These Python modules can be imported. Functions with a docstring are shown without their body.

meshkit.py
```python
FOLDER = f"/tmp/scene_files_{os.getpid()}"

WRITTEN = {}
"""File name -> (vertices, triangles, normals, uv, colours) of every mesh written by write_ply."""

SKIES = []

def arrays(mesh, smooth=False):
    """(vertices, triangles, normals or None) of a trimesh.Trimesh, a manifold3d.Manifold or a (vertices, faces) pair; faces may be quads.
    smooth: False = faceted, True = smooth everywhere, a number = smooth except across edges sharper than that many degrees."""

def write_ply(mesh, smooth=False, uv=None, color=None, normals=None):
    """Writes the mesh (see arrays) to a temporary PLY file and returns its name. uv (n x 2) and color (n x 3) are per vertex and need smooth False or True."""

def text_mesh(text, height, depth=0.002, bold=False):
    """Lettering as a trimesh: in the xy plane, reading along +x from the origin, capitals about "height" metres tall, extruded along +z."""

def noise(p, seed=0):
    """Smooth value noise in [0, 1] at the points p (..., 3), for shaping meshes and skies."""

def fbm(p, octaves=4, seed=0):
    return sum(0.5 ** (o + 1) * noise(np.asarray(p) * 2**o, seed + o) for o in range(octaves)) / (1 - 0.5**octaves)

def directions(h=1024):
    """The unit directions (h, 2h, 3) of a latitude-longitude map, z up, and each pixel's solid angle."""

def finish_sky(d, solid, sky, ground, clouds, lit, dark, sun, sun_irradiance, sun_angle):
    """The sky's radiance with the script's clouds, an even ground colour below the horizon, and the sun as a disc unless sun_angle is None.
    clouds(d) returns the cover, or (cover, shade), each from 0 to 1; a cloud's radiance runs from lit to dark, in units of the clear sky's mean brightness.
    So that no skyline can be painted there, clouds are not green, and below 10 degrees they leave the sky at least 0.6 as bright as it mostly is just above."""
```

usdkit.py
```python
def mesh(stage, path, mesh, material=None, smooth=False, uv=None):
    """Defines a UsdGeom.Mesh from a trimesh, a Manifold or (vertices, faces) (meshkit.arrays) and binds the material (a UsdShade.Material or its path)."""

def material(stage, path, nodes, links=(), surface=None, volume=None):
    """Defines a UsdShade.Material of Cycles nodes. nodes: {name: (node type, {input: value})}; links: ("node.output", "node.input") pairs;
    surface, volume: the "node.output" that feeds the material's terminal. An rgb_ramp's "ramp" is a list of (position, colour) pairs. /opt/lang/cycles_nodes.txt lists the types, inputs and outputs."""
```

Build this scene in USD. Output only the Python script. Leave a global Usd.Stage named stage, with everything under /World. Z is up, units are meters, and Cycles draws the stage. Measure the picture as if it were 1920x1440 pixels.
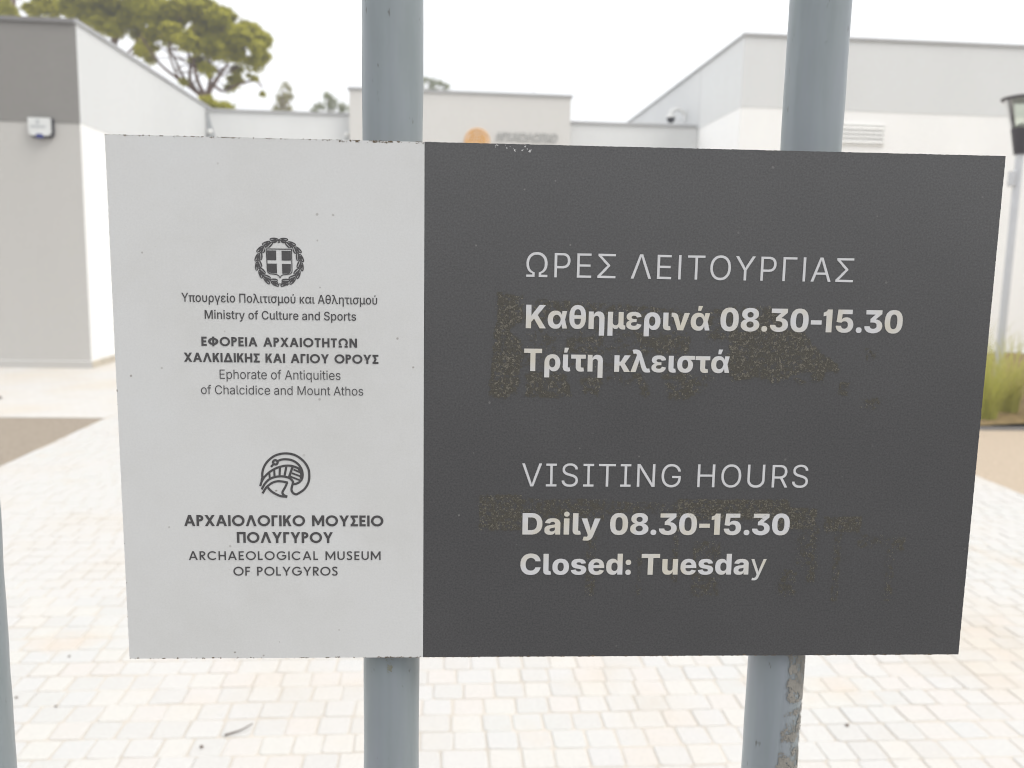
import math, random, glob
import numpy as np, trimesh, usdkit, meshkit
from pxr import Usd, UsdGeom, UsdLux, UsdShade, Gf, Sdf, Vt
from shapely import affinity, box, union_all
from shapely.geometry import LineString, Polygon, Point, MultiPolygon

random.seed(5)
rng = np.random.default_rng(11)
stage = Usd.Stage.CreateInMemory()
UsdGeom.SetStageUpAxis(stage, 'Z')
UsdGeom.SetStageMetersPerUnit(stage, 1.0)
UsdGeom.Xform.Define(stage, '/World')
UsdGeom.Scope.Define(stage, '/World/Looks')

# ------------------------------------------------------------------ camera, sky, sun
EYE = np.array([0.0, 0.0, 1.5])
YAW, PITCH, ROLL, FPX = 0.0802737, 0.13998754, 0.02145946, 1611.45
fw = np.array([math.sin(YAW) * math.cos(PITCH), math.cos(YAW) * math.cos(PITCH), -math.sin(PITCH)])
r0 = np.array([math.cos(YAW), -math.sin(YAW), 0.0])
u0 = np.cross(r0, fw)
rt = r0 * math.cos(ROLL) + u0 * math.sin(ROLL)
up = -r0 * math.sin(ROLL) + u0 * math.cos(ROLL)
cam = UsdGeom.Camera.Define(stage, '/World/camera')
cam.AddTransformOp().Set(Gf.Matrix4d(*rt, 0, *up, 0, *(-fw), 0, *EYE, 1))
cam.CreateHorizontalApertureAttr(36.0)
cam.CreateVerticalApertureAttr(27.0)
cam.CreateFocalLengthAttr(36.0 * FPX / 1920)
cam.CreateClippingRangeAttr(Gf.Vec2f(0.05, 5000))
cam.CreateFStopAttr(9.5)
cam.CreateFocusDistanceAttr(0.582)
cam.CreateExposureAttr(EXPO := 0.66)

SUN_DIR = np.array([0.55, -0.35, 0.95]); SUN_DIR /= np.linalg.norm(SUN_DIR)
SKY_STRENGTH = 0.10
CLOUD = (8.3, 8.35, 8.45)
usdkit.material(stage, '/World/Looks/sky_look', {
    'tc': ('texture_coordinate', {}),
    'n': ('noise_texture', {'scale': 2.2, 'detail': 5.0, 'roughness': 0.55}),
    'cov': ('rgb_ramp', {'ramp': [(0.25, (0.88, 0.88, 0.88)), (0.7, (0.97, 0.97, 0.97))]}),
    'sky': ('sky_texture', {'sky_type': 'single_scattering', 'sun_disc': False,
                            'sun_elevation': math.asin(SUN_DIR[2]), 'sun_rotation': math.atan2(SUN_DIR[0], SUN_DIR[1]),
                            'aerosol_density': 2.0}),
    'bw': ('rgb_to_bw', {}),
    'cl': ('rgb_ramp', {'ramp': [(0.3, tuple(c * 0.9 for c in CLOUD)), (0.7, tuple(c * 1.04 for c in CLOUD))]}), 'mx': ('mix', {}),
    'bg': ('background_shader', {'strength': SKY_STRENGTH})},
    [('tc.generated', 'n.vector'), ('n.fac', 'cov.fac'), ('cov.color', 'bw.color'), ('bw.val', 'mx.fac'), ('sky.color', 'mx.color1'), ('n.fac', 'cl.fac'), ('cl.color', 'mx.color2'), ('mx.color', 'bg.color')],
    surface='bg.background')
dome = UsdLux.DomeLight.Define(stage, '/World/sky')
dome.CreateIntensityAttr(1.0)
UsdShade.MaterialBindingAPI.Apply(dome.GetPrim()).Bind(UsdShade.Material.Get(stage, '/World/Looks/sky_look'))
dome.GetPrim().SetCustomDataByKey('label', 'white overcast sky above the museum buildings')
dome.GetPrim().SetCustomDataByKey('category', 'sky')
dome.GetPrim().SetCustomDataByKey('kind', 'structure')
sun = UsdLux.DistantLight.Define(stage, '/World/sun')
sun.CreateIntensityAttr(0.36)
sun.CreateAngleAttr(30.0)
sun.CreateColorAttr(Gf.Vec3f(1.0, 0.96, 0.9))
UsdLux.LightAPI(sun.GetPrim()).CreateNormalizeAttr(True)
z = SUN_DIR; x = np.cross([0, 0, 1.0], z); x /= np.linalg.norm(x); y = np.cross(z, x)
sun.AddTransformOp().Set(Gf.Matrix4d(*x, 0, *y, 0, *z, 0, 0, 0, 30, 1))

# ------------------------------------------------------------------ helpers
USED = {}


def numbered(path):
    if path not in USED:
        USED[path] = 0
        return path
    USED[path] += 1
    return f'{path}_{USED[path]:03d}'


def tag(p, label=None, cat=None, group=None, kind=None):
    for k, v in (('label', label), ('category', cat), ('group', group), ('kind', kind)):
        if v:
            p.SetCustomDataByKey(k, v)
    return p


def thing(name, label, cat, loc=(0, 0, 0), group=None, kind=None, matrix=None):
    xf = UsdGeom.Xform.Define(stage, numbered('/World/' + name))
    if matrix is not None:
        xf.AddTransformOp().Set(matrix)
    else:
        xf.AddTranslateOp().Set(Gf.Vec3d(*map(float, loc)))
    return tag(xf.GetPrim(), label, cat, group, kind)


def part(name, mesh, mat, parent, label=None, smooth=False, kind=None, origin=(0, 0, 0)):
    path = numbered(str(parent.GetPath()) + '/' + name)
    if any(origin):
        v, f, _ = meshkit.arrays(mesh)
        mesh = (v - np.asarray(origin, float), f)
    m = usdkit.mesh(stage, path, mesh, '/World/Looks/' + mat, smooth=smooth)
    return tag(m.GetPrim(), label, None, None, kind)


def obj(name, mesh, mat, label, cat, group=None, kind=None, smooth=False, loc=None):
    path = numbered('/World/' + name)
    if loc is not None:
        v, f, _ = meshkit.arrays(mesh)
        mesh = (v - np.asarray(loc, float), f)
    m = usdkit.mesh(stage, path, mesh, '/World/Looks/' + mat, smooth=smooth)
    if loc is not None:
        m.AddTranslateOp().Set(Gf.Vec3d(*map(float, loc)))
    return tag(m.GetPrim(), label, cat, group, kind)


def bx(x0, x1, y0, y1, z0, z1):
    b = trimesh.creation.box((x1 - x0, y1 - y0, z1 - z0))
    b.apply_translation(((x0 + x1) / 2, (y0 + y1) / 2, (z0 + z1) / 2))
    return b


def cbx(x0, x1, y0, y1, z0, z1, c=0.004):
    """A box with all its edges chamfered."""
    pts = []
    for sx in (0, 1):
        for sy in (0, 1):
            for sz in (0, 1):
                p = np.array([(x0, x1)[sx], (y0, y1)[sy], (z0, z1)[sz]])
                s = np.array([1 - 2 * sx, 1 - 2 * sy, 1 - 2 * sz]) * c
                for k in range(3):
                    q = p + s
                    q[k] = p[k]
                    pts.append(q)
    return trimesh.convex.convex_hull(np.array(pts))


def sheet(x0, x1, y0, y1, zz):
    return (np.array([(x0, y0, zz), (x1, y0, zz), (x1, y1, zz), (x0, y1, zz)], float), np.array([(0, 1, 2, 3)]))


def cat(ms):
    vs, fs, n = [], [], 0
    for m in ms:
        v, f, _ = meshkit.arrays(m)
        vs.append(v); fs.append(f + n); n += len(v)
    return (np.vstack(vs), np.vstack(fs))


def tube(pts, radii, sides=8, cap=True):
    p = np.asarray(pts, float); n = len(p)
    radii = np.broadcast_to(radii, (n,))
    t = np.gradient(p, axis=0); t /= np.linalg.norm(t, axis=1, keepdims=True) + 1e-12
    ref = np.array([0, 0, 1.0]) if abs(t[0][2]) < 0.9 else np.array([1.0, 0, 0])
    a = np.cross(t, ref); a /= np.linalg.norm(a, axis=1, keepdims=True) + 1e-12
    b = np.cross(t, a)
    ang = np.arange(sides) * 2 * np.pi / sides
    v = (p[:, None] + radii[:, None, None] * (np.cos(ang)[None, :, None] * a[:, None] + np.sin(ang)[None, :, None] * b[:, None])).reshape(-1, 3)
    f = []
    for i in range(n - 1):
        for j in range(sides):
            q = (i * sides + j, i * sides + (j + 1) % sides, (i + 1) * sides + (j + 1) % sides, (i + 1) * sides + j)
            f += [(q[0], q[1], q[2]), (q[0], q[2], q[3])]
    if cap:
        v = np.vstack([v, p[:1], p[-1:]])
        for j in range(sides):
            f += [(n * sides, (j + 1) % sides, j), (n * sides + 1, (n - 1) * sides + j, (n - 1) * sides + (j + 1) % sides)]
    return (v, np.array(f))


def spline(pts, n=8):
    p = np.asarray(pts, float)
    q = np.vstack([2 * p[0] - p[1], p, 2 * p[-1] - p[-2]])
    out = []
    for i in range(1, len(q) - 2):
        for s in np.arange(n) / n:
            out.append(0.5 * (2 * q[i] + (q[i + 1] - q[i - 1]) * s + (2 * q[i - 1] - 5 * q[i] + 4 * q[i + 1] - q[i + 2]) * s**2 + (3 * q[i] - q[i - 1] - 3 * q[i + 1] + q[i + 2]) * s**3))
    out.append(q[-2])
    return np.array(out)


def lathe(prof, sides=24):
    return trimesh.creation.revolve(np.array(prof, float), sections=sides)


def extrude(shape, depth, z0=0.0):
    ms = []
    for g in getattr(shape, 'geoms', [shape]):
        if g.geom_type == 'Polygon' and g.area > 1e-12:
            m = trimesh.creation.extrude_polygon(g, depth, engine='earcut')
            m.apply_translation((0, 0, z0))
            ms.append(m)
    return trimesh.util.concatenate(ms)


# ------------------------------------------------------------------ materials
def plain(name, col, rough=0.6, var=0.0, scale=6.0, bump=0.0, bscale=200.0, spec=0.5, metallic=0.0, detail=4.0, stretch=(1, 1, 1), extra=None):
    """Procedural paint: base colour with soft noise variation and a fine relief."""
    lo = tuple(c * (1 - var) for c in col); hi = tuple(min(c * (1 + var), 0.95) for c in col)
    nodes = {'g': ('texture_coordinate', {}), 'mp': ('mapping', {'scale': stretch}), 'n': ('noise_texture', {'scale': scale, 'detail': detail, 'roughness': 0.6}),
             'r': ('rgb_ramp', {'ramp': [(0.3, lo), (0.7, hi)]}),
             'p': ('principled_bsdf', {'roughness': rough, 'specular_ior_level': spec, 'metallic': metallic})}
    links = [('g.object', 'mp.vector'), ('mp.vector', 'n.vector'), ('n.fac', 'r.fac'), ('r.color', 'p.base_color')]
    if bump:
        nodes['bn'] = ('noise_texture', {'scale': bscale, 'detail': 3.0})
        nodes['b'] = ('bump', {'strength': bump, 'distance': 0.5 / bscale})
        links += [('g.object', 'bn.vector'), ('bn.fac', 'b.height'), ('b.normal', 'p.normal')]
    usdkit.material(stage, '/World/Looks/' + name, nodes, links, surface='p.BSDF')


WHITE = (0.82, 0.82, 0.81)
plain('white_render', WHITE, 0.85, 0.03, 0.8, 0.25, 160, 0.2, stretch=(1, 1, 0.22))
plain('pale_band', (0.625, 0.635, 0.635), 0.8, 0.025, 0.7, 0.2, 160, 0.2, stretch=(1, 1, 0.22))
plain('dark_band', (0.235, 0.229, 0.220), 0.8, 0.05, 0.6, 0.2, 160, 0.2, stretch=(1, 1, 0.22))
plain('grey_render', (0.465, 0.457, 0.44), 0.85, 0.035, 0.5, 0.25, 160, 0.2, stretch=(1, 1, 0.22))
plain('warm_render', (0.585, 0.575, 0.555), 0.85, 0.025, 0.5, 0.25, 160, 0.2, stretch=(1, 1, 0.22))
plain('coping_metal', (0.38, 0.38, 0.385), 0.45, 0.06, 2.0, metallic=0.3)
plain('coping_dark', (0.20, 0.195, 0.195), 0.45, 0.06, 2.0, metallic=0.3)
plain('plinth_beige', (0.50, 0.45, 0.37), 0.9, 0.2, 6.0, 0.4, 90)
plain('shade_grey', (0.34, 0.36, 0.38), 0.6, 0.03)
plain('dark_gap', (0.06, 0.06, 0.06), 0.8, 0.1)
plain('white_plastic', (0.80, 0.80, 0.78), 0.35, 0.02)
plain('siren_shell', (0.62, 0.635, 0.63), 0.35, 0.03)
plain('grey_plastic', (0.45, 0.47, 0.48), 0.4, 0.02)
plain('blue_lens', (0.03, 0.04, 0.17), 0.2, 0.1)
plain('dark_plastic', (0.035, 0.035, 0.045), 0.35, 0.1)
plain('lamp_dark', (0.05, 0.045, 0.055), 0.4, 0.1, metallic=0.3)
plain('lamp_pole', (0.50, 0.51, 0.53), 0.35, 0.04, 8.0, metallic=0.4)
plain('peach_disc', (0.72, 0.585, 0.47), 0.5, 0.03)
plain('orange_metal', (0.66, 0.37, 0.12), 0.4, 0.06)
plain('letter_grey', (0.36, 0.36, 0.35), 0.5, 0.03)
plain('aggregate', (0.305, 0.26, 0.21), 0.9, 0.28, 55.0, 0.6, 120, 0.2, detail=6)
plain('aggregate_pale', (0.45, 0.37, 0.285), 0.9, 0.2, 55.0, 0.6, 120, 0.2, detail=6)
plain('bed_soil', (0.22, 0.16, 0.08), 0.95, 0.45, 14.0, 0.8, 40, 0.1, detail=6)
plain('asphalt', (0.055, 0.055, 0.057), 0.9, 0.25, 30.0, 0.5, 80)
plain('far_ground', (0.46, 0.44, 0.40), 0.9, 0.06, 1.5, 0.2, 80)
plain('joint_sand', (0.525, 0.487, 0.435), 0.95, 0.13, 2.2, 0.4, 300, 0.1)
plain('twig_brown', (0.14, 0.11, 0.09), 0.8, 0.3, 60)
plain('bark', (0.16, 0.095, 0.075), 0.9, 0.35, 6.0, 0.5, 20, stretch=(1, 1, 0.3))
plain('pale_stone', (0.62, 0.66, 0.68), 0.7, 0.12, 20)
plain('print_dark', (0.062, 0.060, 0.062), 0.55, 0.1, 90)
plain('edge_brown', (0.19, 0.15, 0.10), 0.8, 0.5, 160.0)
plain('grime', (0.12, 0.09, 0.06), 0.9, 0.4, 300.0)
plain('residue', (0.060, 0.055, 0.044), 0.5, 0.35, 900.0, 0.9, 1500)
plain('residue_fleck', (0.135, 0.124, 0.10), 0.5, 0.4, 900.0)
plain('stain_brown', (0.20, 0.20, 0.16), 0.7, 0.2, 200)
plain('peeled_paint', (0.222, 0.212, 0.192), 0.6, 0.14, 120.0, 0.2, 500)

# white lettering, yellowed in places by old glue
usdkit.material(stage, '/World/Looks/print_white', {
    'g': ('texture_coordinate', {}), 'n': ('noise_texture', {'scale': 38.0, 'detail': 3.0}),
    'r': ('rgb_ramp', {'ramp': [(0.42, (0.57, 0.57, 0.585)), (0.62, (0.56, 0.53, 0.46))]}),
    'p': ('principled_bsdf', {'roughness': 0.5})},
    [('g.object', 'n.vector'), ('n.fac', 'r.fac'), ('r.color', 'p.base_color')], surface='p.BSDF')
plain('print_white_clean', (0.56, 0.56, 0.575), 0.5, 0.03, 50)


def panel(name, stops, grain, grain_amt, speck_col, speck_cut, rough):
    """Printed film: soft clouding, fine grain, and small dirt specks with irregular shapes."""
    usdkit.material(stage, '/World/Looks/' + name, {
        'g': ('texture_coordinate', {}),
        'big': ('noise_texture', {'scale': 8.0, 'detail': 7.0, 'roughness': 0.65}),
        'r': ('rgb_ramp', {'ramp': stops}),
        'fine': ('noise_texture', {'scale': grain, 'detail': 2.0, 'roughness': 0.7}),
        'fr': ('map_range', {'from_min': 0.25, 'from_max': 0.75, 'to_min': 1 - grain_amt, 'to_max': 1 + grain_amt}),
        'mul': ('vector_math', {'math_type': 'scale'}),
        'warp': ('noise_texture', {'scale': 240.0, 'detail': 2.0}),
        'v': ('voronoi_texture', {'scale': 95.0, 'randomness': 1.0}),
        'va': ('math', {'math_type': 'multiply_add', 'value2': 0.16, 'value3': -0.08}),
        'vs': ('math', {'math_type': 'add'}),
        'cut': ('map_range', {'from_min': speck_cut, 'from_max': speck_cut * 0.5, 'to_min': 0.0, 'to_max': 1.0, 'clamp': True}),
        'sel': ('separate_color', {}),
        'selr': ('map_range', {'from_min': 0.76, 'from_max': 1.0, 'to_min': 0.0, 'to_max': 0.95, 'clamp': True}),
        'm2': ('math', {'math_type': 'multiply'}),
        'mx': ('mix', {'color2': speck_col}),
        'p': ('principled_bsdf', {'roughness': rough, 'specular_ior_level': 0.55}),
        'bn': ('noise_texture', {'scale': grain * 0.8, 'detail': 2.0}),
        'b': ('bump', {'strength': 0.08, 'distance': 0.0002})},
        [('g.object', 'big.vector'), ('big.fac', 'r.fac'), ('g.object', 'fine.vector'), ('fine.fac', 'fr.value'),
         ('r.color', 'mul.vector1'), ('fr.result', 'mul.scale'), ('g.object', 'v.vector'), ('g.object', 'warp.vector'),
         ('warp.fac', 'va.value1'), ('v.distance', 'vs.value1'), ('va.value', 'vs.value2'), ('vs.value', 'cut.value'),
         ('v.color', 'sel.color'), ('sel.r', 'selr.value'), ('cut.result', 'm2.value1'), ('selr.result', 'm2.value2'),
         ('m2.value', 'mx.fac'), ('mul.vector', 'mx.color1'), ('mx.color', 'p.base_color'),
         ('g.object', 'bn.vector'), ('bn.fac', 'b.height'), ('b.normal', 'p.normal')], surface='p.BSDF')


panel('light_film', [(0.3, (0.555, 0.556, 0.545)), (0.5, (0.59, 0.592, 0.588)), (0.7, (0.605, 0.612, 0.612))], 700.0, 0.035, (0.24, 0.22, 0.20), 0.10, 0.5)
panel('dark_film', [(0.3, (0.065, 0.0645, 0.0665)), (0.7, (0.073, 0.0725, 0.0745))], 760.0, 0.30, (0.17, 0.165, 0.16), 0.08, 0.30)

# blue-grey gate paint with drips, rubbed spots and grime streaks
usdkit.material(stage, '/World/Looks/gate_paint', {
    'g': ('texture_coordinate', {}), 'mp': ('mapping', {'scale': (40, 40, 6)}), 'mp2': ('mapping', {'scale': (150, 150, 60)}),
    'n': ('noise_texture', {'scale': 1.0, 'detail': 5.0, 'roughness': 0.6}),
    'r': ('rgb_ramp', {'ramp': [(0.28, (0.200, 0.232, 0.238)), (0.5, (0.228, 0.258, 0.274)), (0.72, (0.243, 0.264, 0.296))]}),
    'n2': ('noise_texture', {'scale': 1.0, 'detail': 3.0, 'roughness': 0.7}),
    'c2': ('map_range', {'from_min': 0.66, 'from_max': 0.74, 'to_min': 0.0, 'to_max': 0.75, 'clamp': True}),
    'mx': ('mix', {'color2': (0.10, 0.10, 0.095)}),
    'p': ('principled_bsdf', {'roughness': 0.38, 'specular_ior_level': 0.5}),
    'bn': ('noise_texture', {'scale': 1.6, 'detail': 2.0}), 'b': ('bump', {'strength': 0.35, 'distance': 0.002})},
    [('g.object', 'mp.vector'), ('g.object', 'mp2.vector'), ('mp.vector', 'n.vector'), ('n.fac', 'r.fac'), ('mp2.vector', 'n2.vector'), ('n2.fac', 'c2.value'),
     ('c2.result', 'mx.fac'), ('r.color', 'mx.color1'), ('mx.color', 'p.base_color'), ('mp.vector', 'bn.vector'), ('bn.fac', 'b.height'), ('b.normal', 'p.normal')], surface='p.BSDF')


def paver_mat(name, tint):
    cols = [(0.562, 0.55, 0.532), (0.578, 0.567, 0.548), (0.553, 0.55, 0.54), (0.575, 0.555, 0.535), (0.57, 0.564, 0.552)]
    usdkit.material(stage, '/World/Looks/' + name, {
        'g': ('geometry', {}), 'big': ('noise_texture', {'scale': 1.1, 'detail': 4.0, 'roughness': 0.6}),
        'br': ('rgb_ramp', {'ramp': [(0.30, (0.97, 0.92, 0.85)), (0.42, (1.0, 0.985, 0.96)), (0.5, (1, 1, 1)), (0.60, (0.985, 1.0, 1.0)), (0.72, (1.0, 0.93, 0.85))]}),
        'isl': ('rgb_ramp', {'ramp': [(i / 4, tuple(c * t for c, t in zip(col, tint))) for i, col in enumerate(cols)]}),
        'mul': ('vector_math', {'math_type': 'multiply'}),
        'fine': ('noise_texture', {'scale': 70.0, 'detail': 5.0, 'roughness': 0.7}),
        'fr': ('map_range', {'from_min': 0.25, 'from_max': 0.75, 'to_min': 0.93, 'to_max': 1.05}),
        'm2': ('vector_math', {'math_type': 'scale'}),
        'b': ('bump', {'strength': 0.5, 'distance': 0.003}),
        'p': ('principled_bsdf', {'roughness': 0.8, 'specular_ior_level': 0.25})},
        [('g.position', 'big.vector'), ('big.fac', 'br.fac'), ('g.random_per_island', 'isl.fac'), ('isl.color', 'mul.vector1'), ('br.color', 'mul.vector2'),
         ('g.position', 'fine.vector'), ('fine.fac', 'fr.value'), ('mul.vector', 'm2.vector1'), ('fr.result', 'm2.scale'), ('m2.vector', 'p.base_color'),
         ('fine.fac', 'b.height'), ('b.normal', 'p.normal')], surface='p.BSDF')


TINTS = [(1.0, 1.0, 1.0), (1.02, 1.01, 0.99), (0.985, 0.99, 1.0), (1.015, 0.99, 0.975), (0.97, 0.97, 0.97)]
for i, t in enumerate(TINTS):
    paver_mat(f'paver_stone_{i}', t)
usdkit.material(stage, '/World/Looks/far_paving', {
    'g': ('geometry', {}), 'bt': ('brick_texture', {'color1': (0.565, 0.55, 0.53), 'color2': (0.59, 0.577, 0.555), 'mortar': (0.545, 0.525, 0.495), 'scale': 1.0, 'mortar_size': 0.004, 'brick_width': 0.103, 'row_height': 0.1075, 'mortar_smooth': 0.3}),
    'big': ('noise_texture', {'scale': 0.9, 'detail': 4.0}), 'br': ('rgb_ramp', {'ramp': [(0.35, (1.0, 0.96, 0.9)), (0.55, (1, 1, 1)), (0.75, (1, 0.97, 0.93))]}),
    'mul': ('vector_math', {'math_type': 'multiply'}), 'p': ('principled_bsdf', {'roughness': 0.85, 'specular_ior_level': 0.2})},
    [('g.position', 'bt.vector'), ('g.position', 'big.vector'), ('big.fac', 'br.fac'), ('bt.color', 'mul.vector1'), ('br.color', 'mul.vector2'), ('mul.vector', 'p.base_color')], surface='p.BSDF')


def leaf_mat(name, a, b, trans=0.35):
    usdkit.material(stage, '/World/Looks/' + name, {
        'g': ('geometry', {}), 'n': ('noise_texture', {'scale': 0.9, 'detail': 3.0}),
        'add': ('math', {'math_type': 'multiply_add', 'value2': 0.6, 'value3': 0.0}), 'add2': ('math', {'math_type': 'multiply_add', 'value2': 0.7}),
        'r': ('rgb_ramp', {'ramp': [(0.2, a), (0.85, b)]}),
        'd': ('principled_bsdf', {'roughness': 0.55, 'specular_ior_level': 0.3}), 't': ('translucent_bsdf', {}), 'm': ('mix_closure', {'fac': trans})},
        [('g.position', 'n.vector'), ('g.random_per_island', 'add.value1'), ('n.fac', 'add2.value1'), ('add.value', 'add2.value3'), ('add2.value', 'r.fac'),
         ('r.color', 'd.base_color'), ('r.color', 't.color'), ('d.BSDF', 'm.closure1'), ('t.BSDF', 'm.closure2')], surface='m.closure')


leaf_mat('pine_needles', (0.34, 0.335, 0.02), (0.55, 0.49, 0.045), 0.36)
leaf_mat('dry_pine_needles', (0.17, 0.145, 0.08), (0.30, 0.26, 0.14), 0.4)
leaf_mat('pale_leaves', (0.20, 0.23, 0.11), (0.32, 0.33, 0.18), 0.45)
leaf_mat('yellow_leaves', (0.26, 0.25, 0.10), (0.42, 0.38, 0.19), 0.45)
leaf_mat('ornamental_grass', (0.36, 0.37, 0.07), (0.60, 0.53, 0.23), 0.45)
usdkit.material(stage, '/World/Looks/lamp_glass', {
    'f': ('fresnel', {'IOR': 1.45}), 't': ('transparent_bsdf', {'color': (0.95, 0.97, 0.94)}), 'gl': ('glossy_bsdf', {'roughness': 0.03}), 'm': ('mix_closure', {})},
    [('f.fac', 'm.fac'), ('t.BSDF', 'm.closure1'), ('gl.BSDF', 'm.closure2')], surface='m.closure')

# ------------------------------------------------------------------ ground, paving, patches
g = thing('ground', 'pale open ground that carries the paving and the buildings', 'ground', kind='structure')
part('ground_sheet', sheet(-150, 150, -150, 150, -0.06), 'far_ground', g)

PX0, PX1, PY0, PY1 = -3.12, 3.985, 0.25, 9.0
pav = thing('pavement', 'cream stone sett pavement leading from the gate to the museum', 'pavement', kind='structure')
part('joint_bed', sheet(PX0, PX1, PY0, PY1, -0.0036), 'joint_sand', pav)
part('far_paving', sheet(-18.0, 12.0, PY1, 17.3, -0.0035), 'far_paving', pav, label='distant cream paving in front of the entrance')
part('far_paving', sheet(-18.0, PX0, 8.11, PY1, -0.0035), 'far_paving', pav)
part('kerb_strip', sheet(-18, 18, -0.55, PY0, -0.0115), 'far_ground', pav, label='pale concrete strip under the gate')
rd = thing('added_road', 'unseen dark asphalt added outside the gate to dim the sign reflections', 'added_road', kind='structure')  # unseen asphalt, added to darken what the lower sign reflects
part('asphalt', sheet(-60, 60, -32, -0.55, -0.013), 'asphalt', rd)


def paver(cx, cy, w, d, simple=False):
    j = rng.uniform(-0.0028, 0.0028, (4, 2))
    c = np.array([(-w / 2, -d / 2), (w / 2, -d / 2), (w / 2, d / 2), (-w / 2, d / 2)]) + j
    zz = rng.uniform(-0.0016, 0.0012); tx, ty = rng.normal(0, 0.006, 2)
    if simple:
        ring = c; inset = c * 0.93
    else:
        ring = []
        for k in range(4):
            a, b, e = c[k - 1], c[k], c[(k + 1) % 4]
            r = rng.uniform(0.005, 0.011)
            ring += [b + (a - b) / np.linalg.norm(a - b) * r, b + (e - b) / np.linalg.norm(e - b) * r]
        ring = np.array(ring); inset = ring * rng.uniform(0.90, 0.935)
    n = len(ring)
    top = np.c_[inset, zz + inset[:, 0] * tx + inset[:, 1] * ty]
    mid = np.c_[ring, zz - 0.0022 + ring[:, 0] * tx + ring[:, 1] * ty]
    bot = np.c_[ring, np.full(n, -0.03)]
    v = np.vstack([top, mid, bot]) + [cx, cy, 0]
    f = [(0, k, k + 1) for k in range(1, n - 1)]
    for o in (0, n):
        for k in range(n):
            k2 = (k + 1) % n
            f += [(o + k, o + n + k, o + n + k2), (o + k, o + n + k2, o + k2)]
    return (v, np.array(f))


def seen(cx, cy):
    """Rough visible size of a sett in the photograph, 0 when it lies behind the sign or outside the picture."""
    q = np.array([cx, cy, 0]) - EYE
    d = q @ fw
    px, py = 960 + FPX * (q @ rt) / d, 720 - FPX * (q @ up) / d
    if not (-20 < px < 1940 and py < 1470):
        return 0
    if 225 < px < 1805 and py < 1225:
        return 0
    return 1 / d


PITCHX, PITCHY = 0.103, 0.1065
setts = []
yy = PY0
row = 0
while yy < PY1 - 0.06:
    off = rng.uniform(0, PITCHX)
    xx = PX0 + off - PITCHX
    while xx < PX1:
        w = PITCHX * (1 + rng.normal(0, 0.05))
        if rng.random() < 0.03:
            w *= 1.5
        a, b = max(xx, PX0 + 0.002), min(xx + w, PX1 - 0.002)
        if b - a > 0.03:
            setts.append(((a + b) / 2, yy + PITCHY / 2 + 0.0025 * math.sin(3.1 * (a + b) + row), b - a - rng.uniform(0.004, 0.0085), PITCHY - rng.uniform(0.0035, 0.0075)))
        xx += w
    yy += PITCHY
    row += 1
order = sorted(range(len(setts)), key=lambda k: -seen(setts[k][0], setts[k][1]))
for k in order[:300]:
    part('paver', paver(*setts[k]), f'paver_stone_{rng.integers(5)}', pav)
rest = [paver(*setts[k], simple=setts[k][1] > 5) for k in order[300:]]
part('paver', cat(rest), 'paver_stone_0', pav, kind='stuff', label='the rest of the cream stone setts')

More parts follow.
